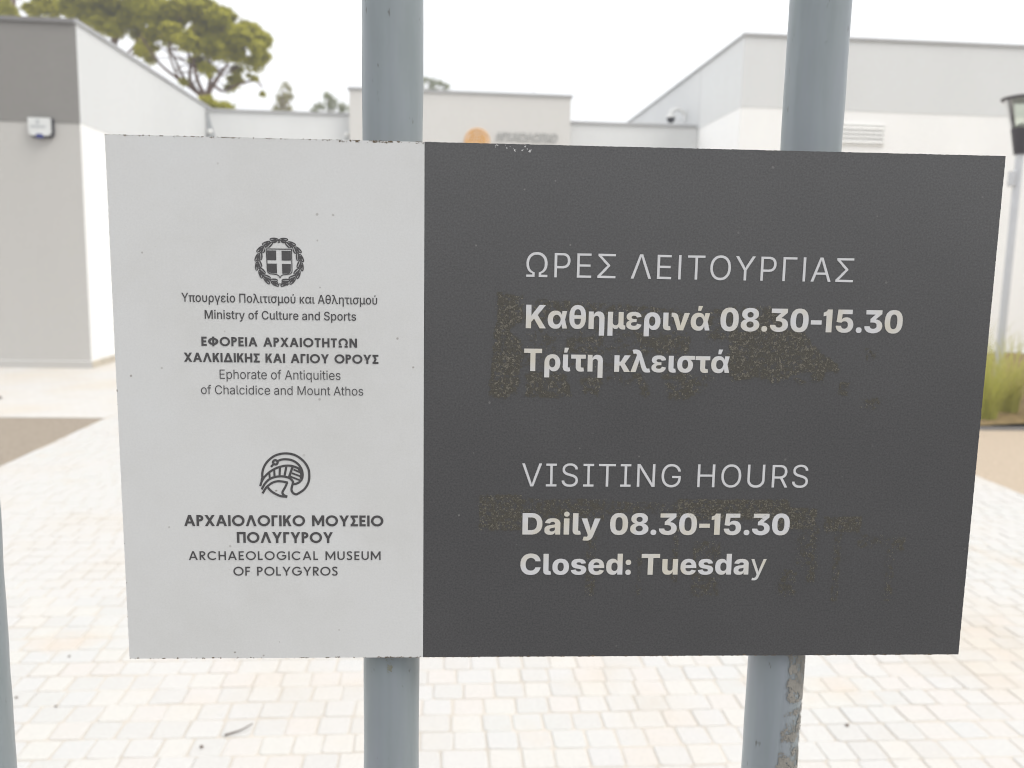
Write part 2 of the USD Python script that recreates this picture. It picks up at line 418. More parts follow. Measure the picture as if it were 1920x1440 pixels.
lp = thing('aggregate_path', 'grey-brown exposed aggregate patch left of the cream setts', 'path', kind='structure')
part('surface', sheet(-18, PX0, PY0, 8.1, -0.0035), 'aggregate', lp)
rp = thing('aggregate_path', 'tan exposed aggregate patch between the setts and the grass bed', 'path', kind='structure')
part('surface', sheet(PX1, 18, PY0, 7.77, -0.0035), 'aggregate_pale', rp)
bed = thing('planting_bed', 'brown soil bed with ornamental grass beside the lamp post', 'soil', kind='structure')
nx, ny = 60, 44
gx, gy = np.meshgrid(np.linspace(PX1 + 0.02, 12, nx), np.linspace(7.79, 15.0, ny), indexing='ij')
gz = 0.015 + 0.07 * meshkit.fbm(np.stack([gx * 2.2, gy * 2.2, gx * 0], -1), 4, 3)
idx = np.arange(nx * ny).reshape(nx, ny)
part('soil', (np.c_[gx.ravel(), gy.ravel(), gz.ravel()], np.stack([idx[:-1, :-1], idx[1:, :-1], idx[1:, 1:], idx[:-1, 1:]], -1).reshape(-1, 4)), 'bed_soil', bed, smooth=True)
part('edging', cbx(PX1 + 0.005, 12, 7.772, 7.788, -0.03, 0.03, 0.002), 'coping_dark', bed)

# ------------------------------------------------------------------ buildings
# left wing: front face at y 11.72, side face at x -4.657
LX, LY, LT, LB = -4.657, 11.72, 4.36, 3.155
b = thing('museum_wing', 'left museum wing with dark grey band above a light grey front wall', 'building', (LX, LY, 0))
O = (LX, LY, 0)
part('wall', bx(-18, LX, LY, 26, -0.05, LB), 'white_render', b, origin=O)
part('parapet_band', bx(-18, LX + 0.006, LY - 0.006, 26, LB, LT), 'pale_band', b, origin=O)
part('front_wall', bx(-18, LX - 0.001, LY - 0.005, LY - 0.0005, 0.10, LB - 0.001), 'grey_render', b, label='light grey front wall facing the gate', origin=O)
part('front_band', bx(-18, LX + 0.005, LY - 0.012, LY - 0.0065, LB - 0.012, LT - 0.001), 'dark_band', b, label='dark grey band across the front', origin=O)
part('coping', cbx(-18, LX + 0.03, LY - 0.03, 26, LT, LT + 0.055, 0.006), 'coping_metal', b, origin=O)
part('front_coping', cbx(-18, LX - 0.01, LY - 0.042, LY - 0.0305, LT - 0.004, LT + 0.052, 0.003), 'coping_dark', b, origin=O)
part('plinth', bx(-18, LX + 0.012, LY - 0.012, LY + 0.001, -0.02, 0.085), 'grey_render', b, origin=O)
part('plinth', bx(LX - 0.001, LX + 0.012, LY + 0.0012, 17.64, -0.02, 0.085), 'plinth_beige', b, label='beige plinth along the side wall', origin=O)

# right wing
RX, RY, RT, RB = 5.10, 15.10, 5.44, 4.265
b = thing('museum_wing', 'right museum wing with a pale grey band over a white wall and a louvre', 'building', (RX, RY, 0))
O = (RX, RY, 0)
part('wall', bx(RX, 19, RY, 30, -0.05, RB), 'white_render', b, origin=O)
part('parapet_band', bx(RX - 0.006, 19, RY - 0.006, 30, RB, RT), 'pale_band', b, origin=O)
part('coping', cbx(RX - 0.035, 19, RY - 0.035, 30, RT, RT + 0.055, 0.006), 'coping_metal', b, origin=O)
lv = part('louvre', cat([bx(6.30, 7.70, RY - 0.03, RY - 0.004, 3.70, 3.725), bx(6.30, 7.70, RY - 0.03, RY - 0.004, 4.015, 4.04), bx(6.275, 6.30, RY - 0.03, RY - 0.004, 3.70, 4.04), bx(7.70, 7.725, RY - 0.03, RY - 0.004, 3.70, 4.04)]), 'white_plastic', b, label='white ventilation louvre', origin=O)
part('louvre_back', bx(6.301, 7.699, RY - 0.008, RY - 0.003, 3.726, 4.014), 'dark_gap', lv, origin=O)
for k in range(4):
    zc = 3.735 + k * 0.073
    s = cbx(6.302, 7.698, -0.002, 0.002, -0.028, 0.028, 0.0008)
    s.apply_transform(trimesh.transformations.rotation_matrix(math.radians(-28), (1, 0, 0)))
    s.apply_translation((0, RY - 0.024, zc + 0.026))
    part('slat', s, 'white_plastic', lv, origin=O)
part('expansion_joint', bx(RX - 0.0075, RX - 0.0055, 17.62, 17.64, RB + 0.02, RT - 0.02), 'coping_metal', b, origin=O)

# entrance building between the wings
CY, WY = 17.40, 17.65
b = thing('entrance_building', 'low museum entrance building with a taller middle block between the two wings', 'building', (0.3, CY, 0))
O = (0.3, CY, 0)
part('central_block', bx(-1.87, 2.445, CY, 26, -0.05, 4.74), 'warm_render', b, origin=O)
part('central_coping', cbx(-1.90, 2.475, CY - 0.03, 26, 4.74, 4.79, 0.006), 'coping_metal', b, origin=O)
part('side_wall', bx(LX + 0.014, -1.872, WY, 26, -0.05, 4.285), 'pale_band', b, label='pale grey wall left of the middle block', origin=O)
part('side_coping', cbx(LX + 0.032, -1.872, WY - 0.03, 26.2, 4.285, 4.34, 0.006), 'coping_metal', b, origin=O)
part('side_wall', bx(2.447, RX - 0.01, WY, 26, -0.05, 4.285), 'pale_band', b, label='pale grey wall right of the middle block', origin=O)
part('side_coping', cbx(2.447, RX - 0.04, WY - 0.03, 26.2, 4.285, 4.34, 0.006), 'coping_metal', b, origin=O)
part('antenna', tube([(1.75, 17.9, 4.78), (1.75, 17.9, 5.16)], 0.006, 6), 'coping_metal', b, origin=O)
# tapering grey wedge, stands in for shade in the corner by the left wing
part('shade_wedge', trimesh.convex.convex_hull([(LX + 0.03, WY - 0.012, 4.25), (LX + 0.05, WY - 0.012, 4.25), (LX + 0.03, WY - 0.012, 3.75), (LX + 0.19, WY - 0.012, 3.75), (LX + 0.03, WY - 0.001, 4.25), (LX + 0.05, WY - 0.001, 4.25), (LX + 0.03, WY - 0.001, 3.75), (LX + 0.19, WY - 0.001, 3.75)]), 'shade_grey', b, origin=O)


# ------------------------------------------------------------------ lettering
def fl(pts, w):
    return LineString(pts).buffer(w / 2, cap_style=2, join_style=2)


def band(a, b_, w):
    a, b_ = np.array(a, float), np.array(b_, float)
    d = (b_ - a) * 0.4
    return fl([a - d, b_ + d], w).intersection(box(-1, 0, 3, 1))


def ring(cx, cy, r, w, a0=None, a1=None):
    if a0 is None:
        return Point(cx, cy).buffer(r, 32).difference(Point(cx, cy).buffer(r - w, 32))
    t = np.radians(np.linspace(a0, a1, 24))
    return fl([(cx + (r - w / 2) * math.cos(s), cy + (r - w / 2) * math.sin(s)) for s in t], w)


def glyph(ch, w):
    """Geometric capitals, cap height 1: (shape, advance)."""
    h = w / 2
    V = lambda x_: box(x_, 0, x_ + w, 1)
    H = lambda x0, x1, y0: box(x0, y0, x1, y0 + w)
    if ch == ' ':
        return None, 0.34
    if ch in 'ΑA':
        W = 0.86
        s = union_all([band((h * 0.9, 0), (W / 2, 1.02), w), band((W - h * 0.9, 0), (W / 2, 1.02), w), box(W * 0.25, 0.23, W * 0.75, 0.23 + w * 0.9)])
    elif ch == 'Λ':
        W = 0.84
        s = union_all([band((h * 0.9, 0), (W / 2, 1.02), w), band((W - h * 0.9, 0), (W / 2, 1.02), w)])
    elif ch == 'Δ':
        W = 0.88
        s = union_all([band((h * 0.9, 0), (W / 2, 1.02), w), band((W - h * 0.9, 0), (W / 2, 1.02), w), H(0.02, W - 0.02, 0)])
    elif ch in 'ΡP':
        W = 0.56; r = 0.29
        s = union_all([V(0), H(0, W - r, 1 - w), H(0, W - r, 1 - 2 * r), ring(W - r, 1 - r, r, w, -90, 90)])
    elif ch == 'R':
        W = 0.58; r = 0.28
        s = union_all([V(0), H(0, W - r, 1 - w), H(0, W - r, 1 - 2 * r), ring(W - r, 1 - r, r, w, -90, 90), band((0.22, 0.46), (W - h * 0.9, 0), w).intersection(box(0, 0, 1, 0.5))])
    elif ch == 'Χ':
        W = 0.78
        s = union_all([band((h, 0), (W - h, 1), w), band((W - h, 0), (h, 1), w)])
    elif ch in 'ΙI':
        W = w; s = V(0)
    elif ch in 'ΟO':
        W = 1.0; s = ring(0.5, 0.5, 0.51, w)
    elif ch == 'Φ':
        W = 1.02; s = union_all([affinity.scale(ring(0.51, 0.5, 0.40, w), 1.27, 1.0), box(0.51 - h, -0.02, 0.51 + h, 1.02)])
    elif ch == 'Ω':
        W = 0.98
        s = union_all([ring(0.49, 0.55, 0.47, w, -48, 228), H(0.03, 0.36, 0), H(0.62, 0.95, 0)])
    elif ch == 'Γ':
        W = 0.50; s = union_all([V(0), H(0, W, 1 - w)])
    elif ch == 'L':
        W = 0.47; s = union_all([V(0), H(0, W, 0)])
    elif ch == 'F':
        W = 0.49; s = union_all([V(0), H(0, W, 1 - w), H(0, W - 0.05, 0.5 - h)])
    elif ch in 'ΕE':
        W = 0.52; s = union_all([V(0), H(0, W, 1 - w), H(0, W - 0.05, 0.5 - h), H(0, W, 0)])
    elif ch in 'ΤT':
        W = 0.60; s = union_all([V(W / 2 - h), H(0, W, 1 - w)])
    elif ch == 'Κ':
        W = 0.66; s = union_all([V(0), band((w, 0.42), (W - h, 1), w).intersection(box(w * 0.8, 0, 2, 1)), band((w * 1.6, 0.60), (W - h, 0), w).intersection(box(w * 0.8, 0, 2, 0.66))])
    elif ch == 'ΜΜ' or ch in 'ΜM':
        W = 1.0; s = union_all([V(0.0).intersection(box(0, 0, 9, 1)), V(W - w), band((h, 1.0), (W / 2, 0.22), w).intersection(box(0, 0.1, W / 2 + 0.001, 1)), band((W - h, 1.0), (W / 2, 0.22), w).intersection(box(W / 2 - 0.001, 0.1, W, 1))])
    elif ch == 'Ν':
        W = 0.76; s = union_all([V(0), V(W - w), band((h, 1), (W - h, 0), w).intersection(box(0, 0, W, 1))])
    elif ch in 'ΗH':
        W = 0.74; s = union_all([V(0), V(W - w), H(0, W, 0.5 - h)])
    elif ch == 'Π':
        W = 0.72; s = union_all([V(0), V(W - w), H(0, W, 1 - w)])
    elif ch == 'Υ' or ch == 'Y':
        W = 0.78; s = union_all([box(W / 2 - h, 0, W / 2 + h, 0.46), band((h, 1), (W / 2, 0.40), w).intersection(box(0, 0.38, W / 2 + h, 1)), band((W - h, 1), (W / 2, 0.40), w).intersection(box(W / 2 - h, 0.38, W, 1))])
    elif ch == 'Σ':
        W = 0.62; s = union_all([H(0.02, W, 1 - w), H(0.02, W, 0), band((h * 1.2, 1), (W * 0.52, 0.5), w).intersection(box(0, 0.5, 1, 1)), band((h * 1.2, 0), (W * 0.52, 0.5), w).intersection(box(0, 0, 1, 0.5))])
    elif ch == 'C':
        W = 0.90; s = ring(0.5, 0.5, 0.51, w, 42, 318)
    elif ch == 'G':
        W = 0.96; s = union_all([ring(0.5, 0.5, 0.51, w, 42, 350), H(0.55, 0.96, 0.42)])
    elif ch == 'U':
        W = 0.74; r = W / 2
        s = union_all([box(0, r, w, 1), box(W - w, r, W, 1), ring(r, r, r, w, 180, 360)])
    elif ch == 'S':
        W = 0.56
        pts = spline([(0.50, 0.83), (0.40, 0.95 - h * 0.3), (0.27, 1.005 - h), (0.13, 0.93 - h * .4), (0.085, 0.77), (0.16, 0.60), (0.30, 0.52), (0.43, 0.42), (0.485, 0.26), (0.42, 0.08 + h * .4), (0.27, -0.005 + h), (0.13, 0.05 + h * .4), (0.04, 0.19)], 6)
        s = fl(pts, w)
    else:
        raise ValueError(ch)
    return s, W


FONT = glob.glob('/opt/blender-*/*/datafiles/fonts/Inter.woff2')[0]
_fonts, _glyphs = {}, {}


def font_glyph(ch, weight):
    if weight > 600 and ch == '1':
        return Polygon([(0.15, 0), (0.40, 0), (0.40, 1), (0.19, 1), (0.16, 0.92), (0.02, 0.86), (0.02, 0.70), (0.15, 0.73)]), 0.52
    if weight > 600 and ch == '-':
        return box(0.05, 0.33, 0.52, 0.52), 0.57
    s, a = printed_glyph(ch, weight)
    if weight > 600 and ch > 'Ͱ':
        return affinity.scale(s, 0.935, 1, origin=(0, 0)), a * 0.935
    return s, a


def printed_glyph(ch, weight):
    """One letter of a sans serif as outlines, cap height 1: (shape, advance)."""
    key = (ch, weight)
    if key in _glyphs:
        return _glyphs[key]
    from PIL import Image, ImageDraw, ImageFont
    S = 180
    if weight not in _fonts:
        f = ImageFont.truetype(FONT, S)
        try:
            f.set_variation_by_axes([14 if weight > 300 else 26, weight])
        except Exception:
            pass
        _fonts[weight] = f
    f = _fonts[weight]
    cap = 0.727 * S
    adv = f.getlength(ch) / cap
    x0, y0, x1, y1 = f.getbbox(ch, anchor='ls')
    if x1 <= x0 or ch == ' ':
        _glyphs[key] = (None, adv)
        return _glyphs[key]
    im = Image.new('L', (x1 - x0 + 8, y1 - y0 + 8))
    ImageDraw.Draw(im).text((4 - x0, 4 - y0), ch, 255, f, anchor='ls')
    on = np.pad(np.asarray(im) > 127, ((0, 0), (1, 1))).astype(np.int8)
    rows, starts = np.nonzero(np.diff(on, axis=1) == 1)
    ends = np.nonzero(np.diff(on, axis=1) == -1)[1]
    s = union_all(box(starts, -rows - 1, ends, -rows)).buffer(0.6).buffer(-0.6).simplify(0.75)
    s = affinity.affine_transform(s, [1 / cap, 0, 0, 1 / cap, (x0 - 4) / cap, (4 - y0) / cap])
    _glyphs[key] = (s, adv)
    return _glyphs[key]


def line(text, width, cap, weight=None, stroke=None, gap=0.12, last=None, xs=None):
    """A line of lettering exactly `width` wide with capitals `cap` tall. weight: printed sans; stroke: geometric capitals; xs: letter width factor."""
    gl = []
    for k, ch in enumerate(text):
        wgt = last if (last and k == len(text) - 1) else weight
        gl.append(font_glyph(ch, wgt) if stroke is None else glyph(ch, stroke))
    n = len(text)
    shapes = [(s, a) for s, a in gl]
    base_gap = 0 if stroke is None else gap
    if xs is None:
        nat = sum(a for _, a in shapes) + base_gap * (n - 1)
        xs = min(max((width / cap) / nat, 0.82), 1.12) if stroke is None else min(max((width / cap) / nat, 0.9), 1.08)
    nat = sum(a for _, a in shapes) * xs + base_gap * (n - 1)
    track = base_gap + (width / cap - nat) / (n - 1)
    out, x_ = [], 0.0
    for s, a in shapes:
        if s is not None:
            out.append(affinity.translate(affinity.scale(s, xs, 1, origin=(0, 0)), x_, 0))
        x_ += a * xs + track
    s = union_all([o.buffer(0) for o in out])
    x0, _, x1, _ = s.bounds
    k = width / (x1 - x0)
    return affinity.scale(affinity.translate(s, -x0, 0), k, cap, origin=(0, 0))


# ------------------------------------------------------------------ the information sign (600 x 360 mm)
SU = np.array([0.99955128, -0.02969524, 0.00392717]); SV = np.array([-0.00392544, 0.00011662, 0.99999229]); SW = np.array([-0.02969547, -0.999559, 0.0])
SO = np.array([-0.21923, 0.592516, 1.21719])
sign = thing('information_sign', 'rectangular museum opening hours sign, half light grey and half dark grey', 'sign',
             matrix=Gf.Matrix4d(*SU, 0, *SV, 0, *SW, 0, *SO, 1))
mm = 0.001


def on_sign(name, shape, mat, z0=0.00005, depth=0.00018, label=None):
    """shape in millimetres from the sign's lower left corner."""
    m = extrude(affinity.scale(shape, mm, mm, origin=(0, 0)), depth, z0)
    return part(name, m, mat, sign, label)


SEAM = 206.6
part('board', bx(0.0002, 0.6018, 0.0002, 0.3598, -0.0042, -0.0007), 'edge_brown', sign)


def rough_rect(x0, x1, y0, y1, amp, seed):
    r = np.random.default_rng(seed)
    pts = []
    for (ax, ay), (bx_, by) in (((x0, y0), (x1, y0)), ((x1, y0), (x1, y1)), ((x1, y1), (x0, y1)), ((x0, y1), (x0, y0))):
        n = int(max(abs(bx_ - ax), abs(by - ay)) / 1.3)
        for k in range(n):
            t = k / n
            e = np.clip(r.normal(0, amp), -0.35, 0.35)
            if ax == bx_:
                pts.append((ax + e * (0 if ax == SEAM else 1), ay + (by - ay) * t))
            else:
                pts.append((ax + (bx_ - ax) * t, ay + e))
    return Polygon(pts).buffer(0)


on_sign('light_panel', rough_rect(0.2, SEAM, 0.35, 359.7, 0.06, 1), 'light_film', -0.0007, 0.0007, 'light grey left panel with the ministry and museum names')
on_sign('dark_panel', rough_rect(SEAM + 0.05, 601.7, 0.35, 359.8, 0.06, 2), 'dark_film', -0.0007, 0.0007, 'dark grey right panel with the opening hours')

LINES = [  # text, left, baseline, right, cap height, weight, geometric stroke, material
    ('Υπουργείο Πολιτισμού και Αθλητισμού', 45.4, 252.3, 175.1, 5.9, 480, None, 'print_dark'),
    ('Ministry of Culture and Sports', 60.3, 241.2, 160.9, 5.7, 480, None, 'print_dark'),
    ('ΕΦΟΡΕΙΑ ΑΡΧΑΙΟΤΗΤΩΝ', 57.5, 222.9, 161.4, 6.2, None, 0.205, 'print_dark'),
    ('ΧΑΛΚΙΔΙΚΗΣ ΚΑΙ ΑΓΙΟΥ ΟΡΟΥΣ', 45.6, 212.0, 175.8, 6.2, None, 0.205, 'print_dark'),
    ('Ephorate of Antiquities', 69.0, 200.7, 150.0, 6.2, 330, None, 'print_dark'),
    ('of Chalcidice and Mount Athos', 56.2, 190.1, 165.3, 6.0, 330, None, 'print_dark'),
    ('ΑΡΧΑΙΟΛΟΓΙΚΟ ΜΟΥΣΕΙΟ', 41.7, 97.5, 178.7, 7.8, None, 0.20, 'print_dark'),
    ('ΠΟΛΥΓΥΡΟΥ', 77.4, 85.4, 143.5, 7.8, None, 0.20, 'print_dark'),
    ('ARCHAEOLOGICAL MUSEUM', 44.0, 73.0, 176.7, 6.3, None, 0.145, 'print_dark'),
    ('OF POLYGYROS', 74.3, 61.6, 146.6, 6.4, None, 0.145, 'print_dark'),
    ('ΩΡΕΣ ΛΕΙΤΟΥΡΓΙΑΣ', 275.5, 272.6, 501.5, 16.3, 345, None, 'print_white_clean'),
    ('Καθημερινά 08.30-15.30', 275.9, 237.8, 539.0, 15.8, 790, None, 'print_white'),
    ('Τρίτη κλειστά', 275.1, 208.4, 418.3, 15.3, 790, None, 'print_white'),
    ('VISITING HOURS', 275.3, 126.8, 479.3, 16.3, 345, None, 'print_white_clean'),
    ('Daily 08.30-15.30', 276.3, 91.8, 468.2, 15.6, 790, None, 'print_white'),
    ('Closed: Tuesday', 275.4, 62.2, 452.9, 15.3, 790, None, 'print_white'),
]
for text, x0, base, x1, cap, weight, stroke, mat in LINES:
    xs = {'ΩΡΕΣ ΛΕΙΤΟΥΡΓΙΑΣ': 0.98, 'VISITING HOURS': 0.98}.get(text)
    s = line(text, x1 - x0, cap, weight, stroke, last=430 if text.endswith('Tuesday') else None, xs=xs)
    on_sign('lettering', affinity.translate(s, x0, base), mat)

# coat of arms: shield with a cross inside a laurel wreath
K = 0.02934
shield = Polygon([(470, 435), (1050, 435), (1052, 700), (1055, 920), (1045, 970), (1010, 1005), (930, 1018), (845, 1025), (805, 1050), (775, 1100), (745, 1050), (705, 1025), (620, 1015), (540, 1005), (500, 975), (487, 920), (478, 700)])
parts_ = [shield.buffer(4).difference(shield.buffer(-17)), box(497, 475, 695, 693), box(820, 480, 1026, 697),
          Polygon([(500, 772), (706, 772), (708, 990), (580, 985), (530, 968), (503, 925)]), Polygon([(824, 774), (1022, 774), (1020, 930), (1000, 978), (960, 992), (828, 994)])]


def leaf(cx, cy, length, width, ang):
    t = np.linspace(0, math.pi, 10)
    half = [(-length / 2 * math.cos(a), width / 2 * math.sin(a) ** 0.8) for a in t]
    p = Polygon(half + [(x_, -y_) for x_, y_ in half[::-1][1:-1]]).buffer(0)
    p = p.difference(box(-length * 0.36, -9, length * 0.40, 9))
    return affinity.translate(affinity.rotate(p, ang, origin=(0, 0)), cx, cy)


leaves = []
for side in (-1, 1):
    for k, a in enumerate(np.linspace(-78, 78, 8)):
        for dr, dang, ln in ((38, 14, 200), (-36, -12, 185), (2, 0, 120)):
            if k == 7 and dr < 0:
                continue
            r = 470 + dr + (8 if k % 2 else 0)
            t = math.radians(a + (6 if dr < 0 else 0))
            leaves.append(leaf(765 + side * r * math.cos(t), 735 - r * math.sin(t) , ln, 84, (-(a + 90 + dang)) if side > 0 else (a + 90 + dang)))
wreath = union_all([l.buffer(0) for l in leaves]).difference(shield.buffer(22))
ribbon = union_all([Point(645, 1228).buffer(42).difference(Point(645, 1228).buffer(24)), Point(925, 1222).buffer(42).difference(Point(925, 1222).buffer(24)), fl([(690, 1235), (775, 1225), (880, 1240)], 20)])
emb = union_all(parts_ + [wreath, ribbon, Polygon([(735, 300), (765, 215), (795, 300)]).difference(Polygon([(755, 285), (765, 250), (775, 285)]))])
emb = affinity.affine_transform(emb, [K, 0, 0, -K, 110.4 - 765 * K, 279.6 + 735 * K])
on_sign('coat_of_arms', emb.simplify(0.015), 'print_dark', label='printed coat of arms, a shield with a cross in a laurel wreath')

# helmet emblem drawn in even strokes
SWD = 56
P = lambda pts, w=SWD: LineString(spline(pts, 7)).buffer(w / 2, cap_style=2)
helmet = union_all([
    P([(245, 905), (268, 830), (273, 690), (325, 530), (430, 385), (600, 258), (840, 203), (1080, 245), (1280, 385), (1400, 570), (1428, 760), (1400, 950), (1300, 1115), (1150, 1225), (1080, 1247), (1010, 1205), (982, 1120), (1005, 1010), (1022, 950), (1000, 890), (930, 830), (820, 797), (700, 788), (560, 812), (430, 872), (340, 965), (290, 1040), (248, 1125)]),
    P([(212, 1040), (245, 940), (290, 850), (350, 775), (450, 680), (600, 588), (750, 535), (900, 513), (1050, 535), (1200, 600)]),
    P([(660, 395), (750, 362), (860, 352), (1000, 375), (1130, 450), (1220, 565), (1262, 700), (1252, 830), (1190, 925), (1100, 975), (1030, 985)]),
    P([(1180, 600), (1235, 720), (1225, 850)], 70),
    Point(597, 432).buffer(84).difference(Point(597, 432).buffer(26)), fl([(560, 470), (488, 548)], 54),
    fl([(440, 680), (455, 862)], 48), fl([(563, 600), (570, 815)], 50), fl([(710, 550), (692, 800)], 52), fl([(868, 520), (812, 800)], 54), fl([(1025, 530), (925, 812)], 58),
    fl([(1040, 612), (1235, 700)], 46), fl([(1000, 705), (1240, 800)], 46), fl([(955, 790), (1210, 895)], 46),
    P([(265, 1228), (350, 1090), (420, 1020), (520, 950), (640, 915), (750, 920), (895, 948)]),
    P([(880, 945), (830, 1060), (765, 1175), (760, 1230), (800, 1278), (875, 1308)]),
    P([(385, 1060), (480, 1170), (600, 1248), (720, 1298), (872, 1312)])])
on_sign('helmet_emblem', affinity.affine_transform(helmet, [0.02768, 0, 0, -0.02768, 88.4, 154.9]).simplify(0.012), 'print_dark', label='line drawn helmet emblem of the museum')


# glue residue of removed stickers, and other grime: irregular flakes with relief
def flakes(name, mat, x0, x1, y0, y1, cell, density, z0, zamp, seed, label, ns=0.45, parent=None, wrap=None, kind=None):
    """Keeps the small cells where density(x, y) beats a noise field (mm coordinates)."""
    xs, ys = np.arange(x0, x1, cell), np.arange(y0, y1, cell)
    X, Y = np.meshgrid(xs, ys, indexing='ij')
    n = 0.72 * meshkit.fbm(np.stack([X * ns, Y * ns, X * 0 + seed], -1), 4, seed) + 0.28 * meshkit.noise(np.stack([X * 2.6, Y * 2.6, X * 0], -1), seed + 9)
    keep = density(X, Y) > n
    i, j = np.nonzero(keep)
    if not len(i):
        return
    r = np.random.default_rng(seed)
    N = (len(xs) + 1, len(ys) + 1)
    jx = r.uniform(-0.3, 0.3, N) * cell; jy = r.uniform(-0.3, 0.3, N) * cell; jz = r.uniform(0, zamp, N)
    vi = np.full(N, -1)
    corners = np.stack([i * N[1] + j, (i + 1) * N[1] + j, (i + 1) * N[1] + j + 1, i * N[1] + j + 1], 1)
    u, inv = np.unique(corners, return_inverse=True)
    a, b_ = u // N[1], u % N[1]
    v = np.c_[x0 + a * cell + jx[a, b_], y0 + b_ * cell + jy[a, b_], np.zeros(len(u))] * mm
    v[:, 2] = z0 + jz[a, b_]
    if wrap:
        v = wrap(v)
    part(name, (v, inv.reshape(-1, 4)), mat, parent or sign, label, smooth=True, kind=kind)


def mask(shapes):
    """shapes: (polygon points in mm, strength, feather); the strongest wins."""
    import shapely
    def d(X, Y):
        out = np.zeros(X.shape)
        pts = shapely.points(X.ravel(), Y.ravel())
        for p, s, fe in shapes:
            poly = Polygon(p).buffer(0)
            x0, y0, x1, y1 = poly.bounds
            near = ((X > x0 - fe) & (X < x1 + fe) & (Y > y0 - fe) & (Y < y1 + fe)).ravel()
            dist = shapely.distance(pts[near], poly)
            flat = out.ravel()
            flat[near] = np.maximum(flat[near], s * np.clip(1 - dist / fe, 0, 1))
            out = flat.reshape(X.shape)
        return out
    return d


# marks of the upper sticker: column at the left, patches between the lines, mountain shaped field at the right
A = lambda x_, y_: (237.1 + x_ * (390.2 - 237.1) / 1920 + (x_ - 960) * 0, 268.9 - y_ * 86.6 / 1097)
B = lambda x_, y_: (390.2 + x_ * (554.9 - 390.2) / 1920, 270.4 - y_ * 87.4 / 1097)
U = []
for pts, s in (([(255, 110), (440, 130), (440, 330), (320, 420), (440, 520), (420, 900), (330, 1000), (190, 990), (220, 600), (245, 300)], 0.62), ([(520, 160), (1000, 170), (1900, 230), (1900, 340), (1000, 300), (480, 330)], 0.5),
               ([(500, 780), (820, 790), (880, 990), (500, 990)], 0.56), ([(950, 810), (1150, 830), (1120, 970), (1000, 960)], 0.55), ([(840, 500), (1150, 450), (1160, 620), (860, 600)], 0.54), ([(1430, 430), (1900, 460), (1900, 600), (1500, 590)], 0.55),
               ([(1680, 790), (1920, 790), (1920, 1000), (1760, 990)], 0.55), ([(1440, 790), (1500, 790), (1580, 970), (1540, 990)], 0.55), ([(400, 520), (480, 560), (420, 980), (380, 900)], 0.46), ([(1180, 770), (1440, 800), (1400, 900), (1200, 860)], 0.42), ([(500, 340), (1900, 420), (1900, 760), (500, 720)], 0.40)):
    U.append(([A(*p) for p in pts], s * 0.98, 4.0))
for pts, s in (([(320, 430), (420, 420), (640, 200), (760, 400), (920, 430), (1060, 600), (1200, 690), (1240, 740), (1000, 760), (880, 780), (700, 860), (540, 800), (360, 850), (310, 760)], 0.60), ([(130, 240), (640, 190), (640, 430), (130, 500)], 0.48), ([(1260, 860), (1320, 860), (1310, 960), (1250, 950)], 0.52), ([(1440, 1000), (1590, 1000), (1590, 1080), (1440, 1070)], 0.5), ([(1450, 560), (1530, 580), (1520, 640), (1460, 630)], 0.46),
               ([(1010, 770), (1110, 770), (1100, 860), (1020, 830)], 0.54), ([(0, 800), (200, 820), (60, 990), (0, 1000)], 0.5), ([(820, 770), (950, 850), (930, 870), (800, 780)], 0.5)):
    U.append(([B(*p) for p in pts], s * 0.98, 4.0))
flakes('glue_residue', 'residue', 248, 532, 182, 264, 0.40, mask(U), 0.00003, 0.00008, 3, 'brown glue residue of a removed sticker around the Greek hours', kind='stuff')
UF = [(p, s * 0.655, f) for p, s, f in U]
flakes('residue_fleck', 'residue_fleck', 248, 532, 182, 264, 0.50, mask(UF), 0.00013, 0.00012, 4, 'pale flecks in the glue residue', ns=0.8, kind='stuff')
# marks of the lower sticker: a ragged strip with vertical runs below it
Cc = lambda x_, y_: (238.2 + x_ * (565.0 - 238.2) / 1920, 155.0 - y_ * 118.0 / 670)
Lw = []
for x0, x1, y0, y1, s in ((45, 215, 200, 340, 0.52), (210, 560, 215, 300, 0.46), (560, 870, 225, 270, 0.44), (870, 1340, 215, 295, 0.54), (1300, 1460, 250, 335, 0.54), (1500, 1655, 285, 345, 0.52), (858, 878, 330, 560, 0.45), (945, 1060, 390, 620, 0.44), (495, 530, 370, 620, 0.42), (710, 726, 430, 610, 0.42), (1320, 1390, 510, 620, 0.44), (1440, 1470, 320, 560, 0.46), (1550, 1575, 350, 640, 0.44), (1800, 1850, 370, 420, 0.46), (1780, 1812, 420, 640, 0.42), (1650, 1780, 360, 410, 0.40), (1390, 1480, 330, 500, 0.40), (300, 420, 270, 330, 0.4)):
    Lw.append(([Cc(x0, y0), Cc(x1, y0), Cc(x1, y1), Cc(x0, y1)], s, 2.4))
flakes('glue_residue', 'residue', 244, 560, 40, 124, 0.40, mask([(p, s * 1.05, f) for p, s, f in Lw]), 0.00003, 0.00008, 7, 'brown glue residue with vertical runs around the English hours', kind='stuff')
flakes('residue_fleck', 'residue_fleck', 244, 560, 40, 124, 0.50, mask([(p, s * 0.74, f) for p, s, f in Lw]), 0.00013, 0.00012, 8, 'pale flecks in the lower glue residue', ns=1.2, kind='stuff')
flakes('scratch_mark', 'light_film', 250, 282, 353.5, 359.5, 0.35, mask([([(253, 356), (277, 354.4), (277, 359), (253, 359)], 0.36, 1.2)]), 0.00004, 0.00005, 12, 'white scuffs at the top edge of the dark panel', kind='stuff')
